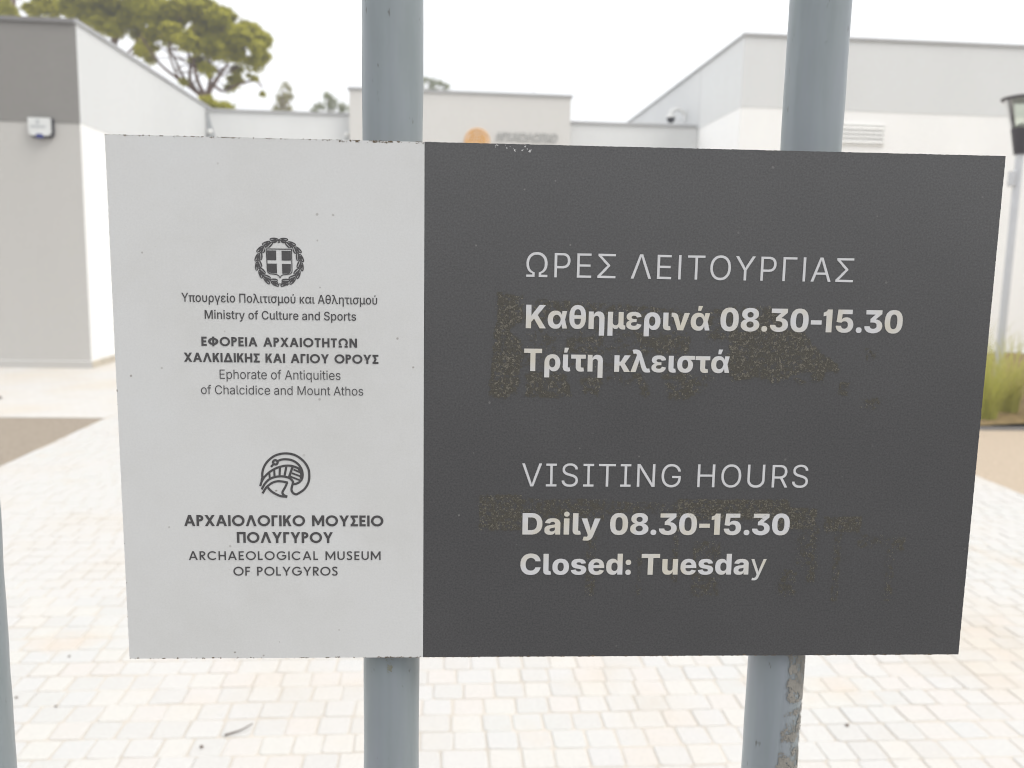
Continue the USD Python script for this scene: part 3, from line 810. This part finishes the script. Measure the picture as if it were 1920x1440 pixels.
# brown dirt along the edges of the board
edge = mask([([(0, 359.0), (601, 359.0), (601, 360), (0, 360)], 0.40, 0.8), ([(0, 0), (601, 0), (601, 0.8), (0, 0.8)], 0.38, 0.9), ([(0, 0), (0.6, 0), (0.6, 360), (0, 360)], 0.22, 0.9), ([(150, 358.4), (206, 358.4), (206, 360), (150, 360)], 0.47, 0.8)])
flakes('edge_grime', 'grime', 0.2, 206, 356.5, 359.9, 0.38, edge, 0.00003, 0.00004, 21, 'brown grime along the edges of the sign', kind='stuff')
flakes('edge_grime', 'grime', 0.2, 601, 0.1, 2.4, 0.40, edge, 0.00003, 0.00004, 22, None, kind='stuff')
flakes('edge_grime', 'grime', 0.2, 2.6, 0.2, 359, 0.40, edge, 0.00003, 0.00004, 23, None, kind='stuff')

# ------------------------------------------------------------------ the gate of round bars behind the sign
gate = thing('gate', 'blue-grey painted metal gate of round upright bars carrying the sign', 'gate', (-0.0366, 0.6125, 0))
O = (-0.0366, 0.6125, 0)
D0 = np.array([0.2923, -0.0087, 0.0])


def bar(x_, y_, zt=2.15, r=0.0206, seed=0):
    ths = np.arange(40) * 2 * np.pi / 40
    zs = np.linspace(0.04, zt, 190)
    T, Z = np.meshgrid(ths, zs, indexing='xy')
    R = r + 0.00045 * (meshkit.fbm(np.stack([np.cos(T) * 2.2 + seed, np.sin(T) * 2.2, Z * 26], -1), 3, seed) - 0.5) * 2
    v = np.stack([x_ + R * np.cos(T), y_ + R * np.sin(T), Z], -1).reshape(-1, 3)
    i, j = np.meshgrid(np.arange(len(zs) - 1), np.arange(40), indexing='ij')
    f = np.stack([i * 40 + j, i * 40 + (j + 1) % 40, (i + 1) * 40 + (j + 1) % 40, (i + 1) * 40 + j], -1).reshape(-1, 4)
    return (v, f)


BARS = [-1, 0, 1, 2, -2]
for k in BARS:
    c = np.array([-0.0366, 0.6125]) + k * D0[:2] + (np.array([-0.0085, 0]) if k < 0 else 0)
    bp = part('bar', bar(c[0], c[1], seed=k + 7), 'gate_paint', gate, smooth=True, origin=O,
              label={-1: 'upright bar at the left of the sign', 0: 'upright bar behind the light half of the sign', 1: 'upright bar behind the dark half, with peeled paint'}.get(k))
a, e = np.array([-0.0366, 0.6125, 0]) - 2.6 * D0, np.array([-0.0366, 0.6125, 0]) + 2.6 * D0
part('rail', tube([a + [0, 0, 2.15], e + [0, 0, 2.15]], 0.022, 20), 'gate_paint', gate, smooth=40, origin=O)
part('rail', tube([a + [0, 0, 0.06], e + [0, 0, 0.06]], 0.022, 20), 'gate_paint', gate, smooth=40, origin=O)

B1 = np.array([-0.0366, 0.6125, 0]) + D0


def on_bar(centre, r=0.02105):
    def f(v):
        th = v[:, 0] / r
        rr = r + v[:, 2]
        # th = 0 faces the camera (-y); positive th turns towards +x
        return np.c_[centre[0] + rr * np.sin(th) - O[0], centre[1] - rr * np.cos(th) - O[1], v[:, 1]]
    return f


peel = mask([([(3, 1180), (26, 1178), (26, 1219), (2, 1219)], 0.60, 6.0), ([(-2, 1120), (26, 1120), (26, 1172), (0, 1172)], 0.50, 4), ([(-4, 1040), (26, 1040), (26, 1130), (-3, 1130)], 0.58, 4)])
flakes('peeled_patch', 'peeled_paint', -10, 29, 1040, 1219.5, 0.55, peel, 0.00001, 0.00002, 31, 'brown peeled patch on the bar below the sign', ns=0.18, parent=gate, wrap=on_bar(B1), kind='stuff')
stain = mask([([(-4, 1205), (3, 1205), (2, 1219), (-3, 1219)], 0.44, 4)])
flakes('stain', 'stain_brown', -12, 12, 1190, 1219, 0.5, stain, 0.00003, 0.00003, 33, 'dirt run below the sign', ns=0.25, parent=gate, wrap=on_bar((-0.0366, 0.6125)), kind='stuff')

# ------------------------------------------------------------------ fixtures on the buildings
sir = thing('alarm_siren', 'white alarm siren box with a blue lens on the left front wall', 'alarm', (-5.12, LY, 2.97))
O = (-5.12, LY, 2.97)


def rounded(x0, x1, z0, z1, r_lo, y0, y1, inset=0.0):
    p = box(x0, z0, x1, z1)
    lo = Polygon([(x0, z1), (x0, z0 + r_lo)] + [(x0 + r_lo - r_lo * math.cos(t), z0 + r_lo - r_lo * math.sin(t)) for t in np.linspace(0, math.pi / 2, 6)] + [(x1 - r_lo + r_lo * math.sin(t), z0 + r_lo - r_lo * math.cos(t)) for t in np.linspace(0, math.pi / 2, 6)] + [(x1, z1)])
    m = trimesh.creation.extrude_polygon(lo.buffer(0), y1 - y0, engine='earcut')
    m.apply_transform([[1, 0, 0, 0], [0, 0, -1, y1], [0, 1, 0, 0], [0, 0, 0, 1]])
    return m


part('back_shell', rounded(-5.262, -4.968, 2.945, 3.185, 0.06, LY - 0.05, LY - 0.013), 'dark_plastic', sir, origin=O)
part('cover', rounded(-5.262, -4.992, 2.968, 3.188, 0.05, LY - 0.085, LY - 0.0502), 'siren_shell', sir, origin=O)
part('blue_lens', cbx(-5.17, -5.085, LY - 0.095, LY - 0.06, 2.935, 2.99, 0.008), 'blue_lens', sir, origin=O)
part('grille', cbx(-5.235, -5.045, LY - 0.0885, LY - 0.0852, 3.065, 3.095, 0.001), 'grey_plastic', sir, origin=O)
part('badge', cbx(-5.165, -5.12, LY - 0.0885, LY - 0.0852, 3.11, 3.165, 0.001), 'grey_plastic', sir, origin=O)


def wall_light(x_, z_, label):
    t = thing('wall_light', label, 'lamp', (x_, WY, z_), group='small round lights on the entrance building')
    m = trimesh.creation.icosphere(2, 0.042)
    m.apply_translation((0, -0.075, 0))
    part('globe', m, 'white_plastic', t, smooth=True)
    part('bracket', cbx(-0.025, 0.025, -0.04, -0.001, -0.10, -0.02, 0.004), 'grey_plastic', t)


wall_light(-4.56, 3.90, 'small white round light in the corner beside the left wing')
wall_light(-1.945, 3.93, 'small white round light beside the middle block of the entrance')

dc = thing('dome_camera', 'white dome security camera on a bent arm at the right wing', 'camera', (RX, 18.6, 4.66))
part('mount', cbx(-0.03, -0.006, -0.06, 0.06, -0.06, 0.08, 0.006), 'white_plastic', dc)
part('arm', tube(spline([(-0.02, 0, 0.05), (-0.10, 0, 0.12), (-0.22, 0, 0.15), (-0.32, 0, 0.10), (-0.34, 0, 0.03)], 5), 0.045, 12), 'white_plastic', dc, smooth=40)
dm = lathe([(0.0, 0.07), (0.07, 0.065), (0.10, 0.03), (0.105, 0.0), (0.0, -0.001)], 20)
dm.apply_translation((-0.33, 0, -0.03))
part('housing', dm, 'white_plastic', dc, smooth=40)
gl = lathe([(0.0, -0.11), (0.04, -0.104), (0.075, -0.075), (0.09, -0.03), (0.092, -0.002), (0.0, -0.002)], 20)
gl.apply_translation((-0.33, 0, -0.03))
part('dome', gl, 'dark_plastic', dc, smooth=40)

med = thing('wall_emblem', 'round orange helmet emblem on the entrance wall', 'emblem', (0.61, CY, 3.86))
d = trimesh.creation.cylinder(0.252, 0.012, sections=48)
d.apply_transform(trimesh.transformations.rotation_matrix(math.pi / 2, (1, 0, 0)))
d.apply_translation((0, -0.0075, 0))
part('disc', d, 'peach_disc', med)
big = affinity.affine_transform(helmet.buffer(3), [0.00040, 0, 0, -0.00040, -0.34, 0.302])
m = extrude(big, 0.02)
m.apply_transform([[1, 0, 0, 0], [0, 0, -1, -0.0138], [0, 1, 0, 0], [0, 0, 0, 1]])
part('helmet_relief', m, 'orange_metal', med)

wl = thing('wall_lettering', 'grey raised museum name on the entrance wall beside the orange emblem', 'lettering', (0.967, CY, 3.875))
m = extrude(line('ΑΡΧΑΙΟΛΟΓΙΚΟ', 1.236, 0.165, stroke=0.20), 0.02)
m.apply_transform([[1, 0, 0, 0], [0, 0, -1, -0.001], [0, 1, 0, 0], [0, 0, 0, 1]])
part('letters', m, 'letter_grey', wl)

# ------------------------------------------------------------------ lamp post
LPX, LPY = 6.255, 9.2
lamp = thing('lamp_post', 'slim grey lamp post with a dark conical head in the grass bed', 'street lamp', (LPX, LPY, 0.03))
O2 = 0.03
part('pole', tube([(0, 0, 0), (0, 0, 2.80)], 0.042, 20), 'lamp_pole', lamp, smooth=40)
part('base_plate', cbx(-0.11, 0.11, -0.11, 0.11, 0.0, 0.02, 0.003), 'lamp_pole', lamp)
part('cable_box', cbx(-0.085, -0.044, -0.045, 0.045, 2.42, 2.58, 0.006), 'lamp_pole', lamp)
ringprof = [(0.0, 2.76), (0.055, 2.76)]
for k in range(6):
    zz = 2.76 + 0.045 * k; rr = 0.060 + 0.0085 * k
    ringprof += [(rr, zz), (rr + 0.006, zz + 0.006), (rr + 0.008, zz + 0.03), (rr + 0.002, zz + 0.037)]
ringprof += [(0.115, 3.035), (0.0, 3.035)]
part('collar', lathe(ringprof, 28), 'lamp_dark', lamp, smooth=35)
part('reflector', lathe([(0.0, 3.036), (0.10, 3.036), (0.085, 3.055), (0.04, 3.085), (0.0, 3.10)], 24), 'white_plastic', lamp, smooth=40)
part('glass', lathe([(0.106, 3.036), (0.196, 3.33), (0.200, 3.33), (0.110, 3.036), (0.106, 3.036)], 32), 'lamp_glass', lamp, smooth=40)
part('top_disc', lathe([(0.0, 3.335), (0.23, 3.335), (0.24, 3.345), (0.235, 3.358), (0.12, 3.385), (0.0, 3.395)], 36), 'lamp_dark', lamp, smooth=35)
for k in range(4):
    t = math.pi / 2 * k + 0.12
    part('arm', tube([(0.116 * math.cos(t), 0.116 * math.sin(t), 3.03), (0.206 * math.cos(t), 0.206 * math.sin(t), 3.345)], 0.0085, 8), 'lamp_dark', lamp, smooth=40)

# ------------------------------------------------------------------ ornamental grass, stones and litter


def grass(n, h, spread, seed):
    r = np.random.default_rng(seed)
    vs, fs, c = [], [], 0
    for _ in range(n):
        a = r.uniform(0, 2 * math.pi); rad = spread * 0.25 * math.sqrt(r.random())
        p = np.array([rad * math.cos(a), rad * math.sin(a), 0.0])
        da = a + r.normal(0, 0.6); lean = abs(r.normal(0.25, 0.22)) * spread / 0.3
        hh = h * r.uniform(0.55, 1.12); w = r.uniform(0.004, 0.009)
        side = np.array([-math.sin(da), math.cos(da), 0]) * w
        m = 6
        for k in range(m):
            s = k / (m - 1)
            q = p + np.array([math.cos(da) * lean * s**2 * hh, math.sin(da) * lean * s**2 * hh, hh * (s - 0.28 * min(lean, 1.2) * s**3)])
            ww = side * (1 - s) ** 0.6
            vs += [q - ww, q + ww]
        for k in range(m - 1):
            fs += [(c + 2 * k, c + 2 * k + 1, c + 2 * k + 3), (c + 2 * k, c + 2 * k + 3, c + 2 * k + 2)]
        c += 2 * m
    return (np.array(vs), np.array(fs))


G = [(5.45, 8.15, 0.95, 0.42, 'yellow-green grass clump at the front corner of the bed'), (5.95, 8.55, 1.05, 0.45, 'tall grass clump in front of the lamp post'), (6.75, 8.7, 1.2, 0.5, 'tallest grass clump right of the lamp post'), (5.75, 9.5, 1.0, 0.45, 'grass clump behind and left of the lamp post'), (6.45, 9.9, 1.1, 0.45, 'grass clump behind the lamp post'), (7.3, 9.3, 1.2, 0.5, 'wide grass clump at the far right of the bed'), (6.3, 8.12, 0.7, 0.36, 'short grass tuft at the edge of the tan path'), (5.2, 9.0, 0.75, 0.4, 'low grass clump behind the right edge of the sign')]
for k, (x_, y_, h_, sp, lab) in enumerate(G):
    obj('grass_clump', grass(150, h_ * 0.88, sp * 1.05, 40 + k), 'ornamental_grass', lab, 'grass', 'ornamental grass in the bed', loc=None)
    p = stage.GetPrimAtPath('/World/grass_clump' + ('' if k == 0 else f'_{k:03d}'))
    UsdGeom.Xformable(p).AddTranslateOp().Set(Gf.Vec3d(x_, y_, 0.03))


def rock(sx, sy, sz, seed):
    m = trimesh.creation.icosphere(2, 1.0)
    m.vertices = m.vertices * (0.8 + 0.4 * meshkit.fbm(m.vertices * 1.6 + seed, 3, seed)[:, None]) * [sx, sy, sz]
    return m


def put(name, mesh, mat, loc, label, cat_, group=None, smooth=40):
    p = obj(name, mesh, mat, label, cat_, group, smooth=smooth)
    UsdGeom.Xformable(p).AddTranslateOp().Set(Gf.Vec3d(*loc))


put('stone', rock(0.085, 0.06, 0.05, 3), 'pale_stone', (5.98, 8.72, 0.05), 'pale bluish stone lying in the grass bed', 'stone')
put('stone', rock(0.045, 0.04, 0.03, 5), 'plinth_beige', (6.05, 8.05, 0.05), 'small beige stone at the front of the grass bed', 'stone')
tw = spline([(-0.678, 2.594, 0.004), (-0.652, 2.603, 0.007), (-0.63, 2.615, 0.009), (-0.602, 2.646, 0.012)], 5)
obj('twig', tube(tw, np.linspace(0.0030, 0.0016, len(tw)), 6), 'twig_brown', 'thin curved twig on the setts below the light half of the sign', 'twig', smooth=True, loc=(-0.63, 2.615, 0.0))
for (x_, y_, s_, lab) in ((-0.732, 2.531, 0.006, 'dark crumb on the setts just below the twig'), (1.347, 2.571, 0.0065, 'dark crumb on the setts right of the peeled bar'), (-1.278, 2.796, 0.0045, 'dark crumb on the setts below the left corner of the sign'), (-1.39, 3.168, 0.0045, 'dark crumb farthest left, near the left bar'), (-1.435, 2.86, 0.005, 'dark crumb beside the left bar')):
    put('crumb', rock(s_, s_ * 0.8, s_ * 0.7, int(s_ * 1e4)), 'twig_brown', (x_, y_, 0.004), lab, 'debris', 'crumbs of debris on the setts', smooth=True)
lf = rock(0.09, 0.03, 0.018, 8)  # small flattened dark lump on the paving
put('dark_lump', lf, 'twig_brown', (-4.63, 9.15, 0.012), 'small dark lump on the paving at the left edge', 'leaf', smooth=True)


# ------------------------------------------------------------------ trees
def tufts(lobes, n_per, length, width, seed, y0, depth, flat=0.8, fill=0.25):
    """Needle tufts on and inside cushion shaped lobes: small pointed faces, mostly turned upwards."""
    r = np.random.default_rng(seed)
    V, c = [], 0
    for (x_, z_, rad) in lobes:
        n = int(n_per * (rad / 0.3) ** 2) + 20
        cy = y0 + r.uniform(-depth, depth)
        d = r.normal(size=(n, 3)); d /= np.linalg.norm(d, axis=1, keepdims=True)
        d[:, 2] = np.where(r.random(n) < 0.75, np.abs(d[:, 2]), d[:, 2])
        rr = rad * np.where(r.random(n) < fill, r.uniform(0.2, 0.9, n), r.uniform(0.82, 1.05, n))
        bump = 0.6 + 0.75 * meshkit.noise(d * 2.3 + r.uniform(0, 50), seed)
        p = np.array([x_, cy, z_]) + d * (rr * bump)[:, None] * [1, 1.1, flat]
        nn = d + [0, 0, 0.45] + r.normal(0, 0.4, (n, 3)); nn /= np.linalg.norm(nn, axis=1, keepdims=True)
        g_ = r.normal(0, 0.8, (n, 3)) + d * 0.5 + [0, 0, 0.5]; g_ -= nn * (g_ * nn).sum(1, keepdims=True) * 0.8; g_ /= np.linalg.norm(g_, axis=1, keepdims=True)
        s_ = np.cross(nn, g_); s_ /= np.linalg.norm(s_, axis=1, keepdims=True)
        L = length * r.uniform(0.6, 1.3, n)[:, None]; W = width * r.uniform(0.6, 1.3, n)[:, None]
        V.append(np.stack([p - s_ * W, p + s_ * W, p + g_ * L], 1).reshape(-1, 3))
    v = np.vstack(V)
    return (v, np.arange(len(v)).reshape(-1, 3))


LA = [(-9.82,9.47,0.33),(-9.27,9.49,0.36),(-8.72,9.43,0.36),(-8.17,9.37,0.39),(-7.7,9.31,0.36),(-7.26,9.19,0.36),(-6.85,9.04,0.36),(-6.47,8.84,0.36),(-6.17,8.61,0.33),(-5.95,8.31,0.28),(-5.94,7.93,0.22),(-8.48,9.06,0.3),(-8.18,8.88,0.36),(-7.76,8.98,0.33),(-7.49,8.83,0.33),(-7.16,8.92,0.3),(-6.8,8.61,0.33),(-6.4,8.29,0.28),(-6.6,8.07,0.3),(-6.95,8.38,0.36),(-7.36,8.5,0.33),(-7.78,8.29,0.36),(-8.01,8.06,0.33),(-7.51,8.08,0.36),(-7.1,7.96,0.33),(-6.68,7.87,0.22),(-9.37,8.72,0.3),(-9.71,8.59,0.22),(-9.77,8.18,0.28),(-9.1,8.51,0.3),(-8.6,8.45,0.28),(-9.89,7.95,0.17),(-9.59,7.78,0.19),(-8.12,7.78,0.22),(-8.33,8.16,0.19),(-7.84,7.9,0.19),(-7.58,7.31,0.22),(-7.25,7.49,0.24),(-7.36,7.15,0.14),(-7.02,7.66,0.19),(-6.23,7.23,0.1),(-6.37,7.09,0.08),(-6.5,7.41,0.08),(-8.5,7.05,0.11),(-6.18,8.14,0.25),(-6.3,7.86,0.17),(-8.92,9.12,0.33),(-9.42,9.16,0.33),(-9.83,9.08,0.33),(-9.01,8.84,0.17)]
LBb = [(-12.8,9.17,0.29),(-12.35,9.35,0.29),(-12.41,9.11,0.21),(-11.94,9.39,0.31),(-11.74,9.17,0.29),(-11.32,9.26,0.31),(-11.3,8.93,0.31),(-10.98,9.43,0.31),(-10.86,9.15,0.29),(-11.02,8.73,0.29),(-10.55,8.78,0.29),(-10.51,8.47,0.21),(-10.33,9.46,0.31),(-9.81,9.51,0.31),(-9.5,9.49,0.29),(-9.48,9.18,0.31),(-13.97,9.07,0.23),(-13.71,9.01,0.18),(-13.45,9.04,0.18),(-12.98,9.01,0.18),(-12.14,9.69,0.34),(-11.36,9.77,0.34),(-10.58,9.76,0.34),(-9.8,9.84,0.34),(-14.49,8.95,0.29),(-14.9,9.03,0.31),(-12.61,9.49,0.16),(-11.63,9.51,0.26),(-10.08,9.16,0.26),(-10.19,8.85,0.16)]
LC = [(-14.07,9.3,0.18),(-13.75,9.36,0.18),(-13.44,9.33,0.18),(-14.09,9.45,0.21),(-13.7,9.55,0.21),(-13.31,9.51,0.16),(-14.43,9.34,0.23),(-14.37,9.6,0.23),(-13.91,9.2,0.1)]
BR = [[(-7.9,6.56),(-8.09,6.82),(-8.36,6.95),(-8.74,7.43),(-9.08,8.13),(-9.35,8.44)],[(-7.9,6.56),(-8.17,6.85),(-8.39,7.22),(-8.37,7.77),(-8.5,8.26),(-8.71,8.53)],[(-7.87,6.69),(-8.03,7.02),(-8.13,7.56),(-8.06,7.95)],[(-7.84,6.75),(-7.73,7.03),(-7.63,7.53),(-7.68,7.91)],[(-7.84,6.75),(-7.59,7.09),(-7.36,7.37),(-7.1,7.66),(-6.82,8.0)],[(-8.36,6.95),(-8.64,7.16),(-8.82,7.48),(-8.95,7.97),(-8.88,8.35)],[(-7.64,7.09),(-7.37,6.93),(-6.98,7.17),(-6.42,7.36),(-6.2,7.2)],[(-8.74,7.21),(-9.18,7.57),(-9.44,8.0),(-9.55,8.27)]]
PYT = 30.0
LA = [(x_, z_, rd * 1.08) for x_, z_, rd in LA] + [(-8.9, 9.3, 0.36), (-8.45, 9.3, 0.36), (-8.0, 9.1, 0.36), (-7.4, 9.1, 0.34), (-7.0, 8.75, 0.34), (-6.6, 8.5, 0.32), (-6.2, 8.35, 0.28), (-6.05, 8.1, 0.24), (-7.2, 8.25, 0.34), (-9.6, 9.3, 0.34), (-6.9, 8.15, 0.3), (-7.6, 8.65, 0.34)]
LBb = [(x_, z_, rd * 1.15) for x_, z_, rd in LBb] + [(-12.0, 9.2, 0.32), (-11.6, 9.0, 0.3), (-10.7, 9.4, 0.34), (-10.9, 8.9, 0.3), (-10.2, 9.3, 0.34), (-9.6, 9.35, 0.34), (-11.0, 9.2, 0.34), (-10.45, 9.0, 0.3), (-12.6, 9.35, 0.28), (-10.0, 9.0, 0.3), (-9.8, 9.25, 0.32), (-10.3, 8.7, 0.24), (-10.7, 8.6, 0.26), (-9.9, 8.75, 0.22), (-13.2, 9.1, 0.22), (-13.6, 9.12, 0.22), (-12.2, 9.5, 0.3)]
t = thing('pine_tree', 'umbrella pine with a forked trunk rising behind the left wing', 'tree', (-7.9, PYT, 0))
O = (-7.9, PYT, 0)
tr = spline([(-7.6, PYT, 0), (-7.7, PYT, 3.5), (-7.85, PYT, 5.6), (-7.88, PYT, 6.8)], 6)
limbs = []
r_ = np.random.default_rng(77)
for k, bpts in enumerate(BR):
    yo = r_.uniform(-1.2, 1.2)
    pts = spline([(x_, PYT + yo * j / (len(bpts) - 1), z_) for j, (x_, z_) in enumerate(bpts)], 5)
    limbs.append(tube(pts, np.linspace(0.085 if k < 5 else 0.05, 0.025, len(pts)), 7))
for k in range(26):
    a = np.array(LA[r_.integers(11, 40)])
    b0 = BR[r_.integers(0, 6)]; b1 = b0[min(len(b0) - 1, 2 + r_.integers(0, 3))]
    pts = spline([(b1[0], PYT, b1[1]), ((b1[0] + a[0]) / 2 + r_.normal(0, 0.1), PYT + r_.uniform(-0.5, 0.5), (b1[1] + a[1]) / 2 - 0.05), (a[0], PYT + r_.uniform(-1, 1), a[1])], 4)
    limbs.append(tube(pts, np.linspace(0.025, 0.01, len(pts)), 5))
tk = part('trunk', tube(tr, np.linspace(0.32, 0.16, len(tr)), 10), 'bark', t, smooth=True, origin=O)
part('branches', cat(limbs), 'bark', t, smooth=True, origin=O)
part('crown', tufts(LA, 1100, 0.12, 0.034, 5, PYT, 1.6), 'pine_needles', t, origin=O)
t = thing('pine_tree', 'second umbrella pine whose dense crown shows above the left roof edge', 'tree', (-11.6, 31.0, 0))
O = (-11.6, 31.0, 0)
k31 = [(x_ * 31 / 30, 1.5 + (z_ - 1.5) * 31 / 30, rd) for x_, z_, rd in LBb]
part('trunk', tube(spline([(-11.8, 31, 0), (-11.7, 31, 4), (-11.5, 31, 7.2), (-11.0, 31, 8.8)], 6), np.linspace(0.34, 0.1, 19), 10), 'bark', t, smooth=True, origin=O)
part('crown', tufts(k31, 1100, 0.12, 0.034, 6, 31.0, 1.2), 'pine_needles', t, origin=O)
part('branches', cat([tube(spline([(-11.3, 31, 7.8), (-10.6, 31.1, 8.3), (-10.2, 31.0, 8.9)], 5), np.linspace(0.06, 0.02, 11), 6), tube(spline([(-10.9, 31, 7.9), (-10.3, 30.8, 8.2), (-9.9, 30.9, 8.6)], 5), np.linspace(0.05, 0.02, 11), 6)]), 'bark', t, smooth=True, origin=O)
t = thing('pine_tree', 'brownish thin pine in the top left corner behind the green crowns', 'tree', (-17.5, 38.0, 0))
O = (-17.5, 38.0, 0)
k38 = [(x_ * 38 / 30, 1.5 + (z_ - 1.5) * 38 / 30, rd * 1.2) for x_, z_, rd in LC]
part('trunk', tube(spline([(-17.6, 38, 0), (-17.5, 38, 6), (-17.6, 38, 10), (-17.4, 38, 12)], 6), np.linspace(0.3, 0.06, 19), 8), 'bark', t, smooth=True, origin=O)
part('crown', tufts(k38, 190, 0.17, 0.014, 9, 38, 1.0, fill=0.6), 'dry_pine_needles', t, origin=O)


def small_tree(x_, y_, top, blobs, mat, label, seed, n=75):
    t = thing('slender_tree', label, 'tree', (x_, y_, 0))
    O = (x_, y_, 0)
    part('trunk', tube(spline([(x_, y_, 0), (x_ + 0.1, y_, top * 0.5), (x_ - 0.05, y_, top * 0.8), (x_, y_, top - 0.3)], 5), np.linspace(0.16, 0.02, 16), 7), 'bark', t, smooth=True, origin=O)
    rb = np.random.default_rng(seed)
    lb = [(x_ + dx + rb.normal(0, rd * 0.6) * (j > 0), top + dz - abs(rb.normal(0, rd * 0.5)) * (j > 0), rd * (1, 0.6, 0.45, 0.5)[j]) for dx, dz, rd in blobs for j in range(4)]
    tw_ = [tube([(x_, y_, top + dz - 1.2), (x_ + dx * 0.6, y_, top + dz - 0.5), (x_ + dx, y_, top + dz)], [0.03, 0.02, 0.01], 5) for dx, dz, rd in blobs]
    part('branches', cat(tw_), 'bark', t, smooth=True, origin=O)
    part('crown', tufts(lb, n, 0.16, 0.035, seed, y_, 0.5, flat=1.0, fill=0.6), mat, t, origin=O)


small_tree(-8.1, 45, 10.0, [(0.15, -0.1, 0.24), (-0.1, -0.65, 0.3), (0.3, -0.5, 0.24), (0.0, -1.0, 0.35), (-0.35, -1.2, 0.3), (0.25, -1.3, 0.3), (0, -1.8, 0.5), (0.4, -2.2, 0.5), (-0.5, -2.2, 0.5)], 'yellow_leaves', 'thin yellowish tree top over the low roof left of the gate bar', 61)
small_tree(-6.5, 50, 10.55, [(-0.1, -0.1, 0.2), (-0.45, -0.75, 0.3), (0.05, -0.7, 0.38), (0.15, -0.25, 0.18), (0.7, -0.75, 0.36), (-0.8, -1.0, 0.3), (0.8, -1.3, 0.5), (0, -1.6, 0.7), (-0.7, -1.8, 0.6), (0.35, -0.4, 0.14)], 'pale_leaves', 'pale green bushy tree top left of the middle block', 62)
small_tree(-0.9, 55, 12.6, [(-0.3, -0.15, 0.26), (0.1, -0.25, 0.26), (0.5, -0.3, 0.26), (0.85, -0.45, 0.24), (-0.7, -0.2, 0.3), (-1.1, -0.3, 0.3), (0, -0.8, 0.5), (0.7, -0.9, 0.5), (-0.8, -0.9, 0.5), (0, -1.7, 0.8), (-0.9, -1.8, 0.7)], 'pale_leaves', 'distant tree top peeping over the middle block by the gate bar', 63)
small_tree(-6.55, 27, 6.0, [(-0.15, -0.1, 0.2), (0.1, -0.2, 0.18), (-0.4, -0.1, 0.24), (0, -0.5, 0.4), (-0.4, -0.6, 0.4), (0.3, -0.6, 0.25)], 'pine_needles', 'small green bush top at the foot of the forked pine', 64, n=400)

# ------------------------------------------------------------------ pale haze in the air
usdkit.material(stage, '/World/Looks/haze_air', {'v': ('principled_volume', {'color': (0.95, 0.96, 0.97), 'density': 0.0035, 'anisotropy': 0.2})}, [], volume='v.volume')
obj('haze', bx(-152, 152, -152, 152, -1.1, 14.0), 'haze_air', 'thin pale haze in the overcast air', 'haze', kind='stuff')
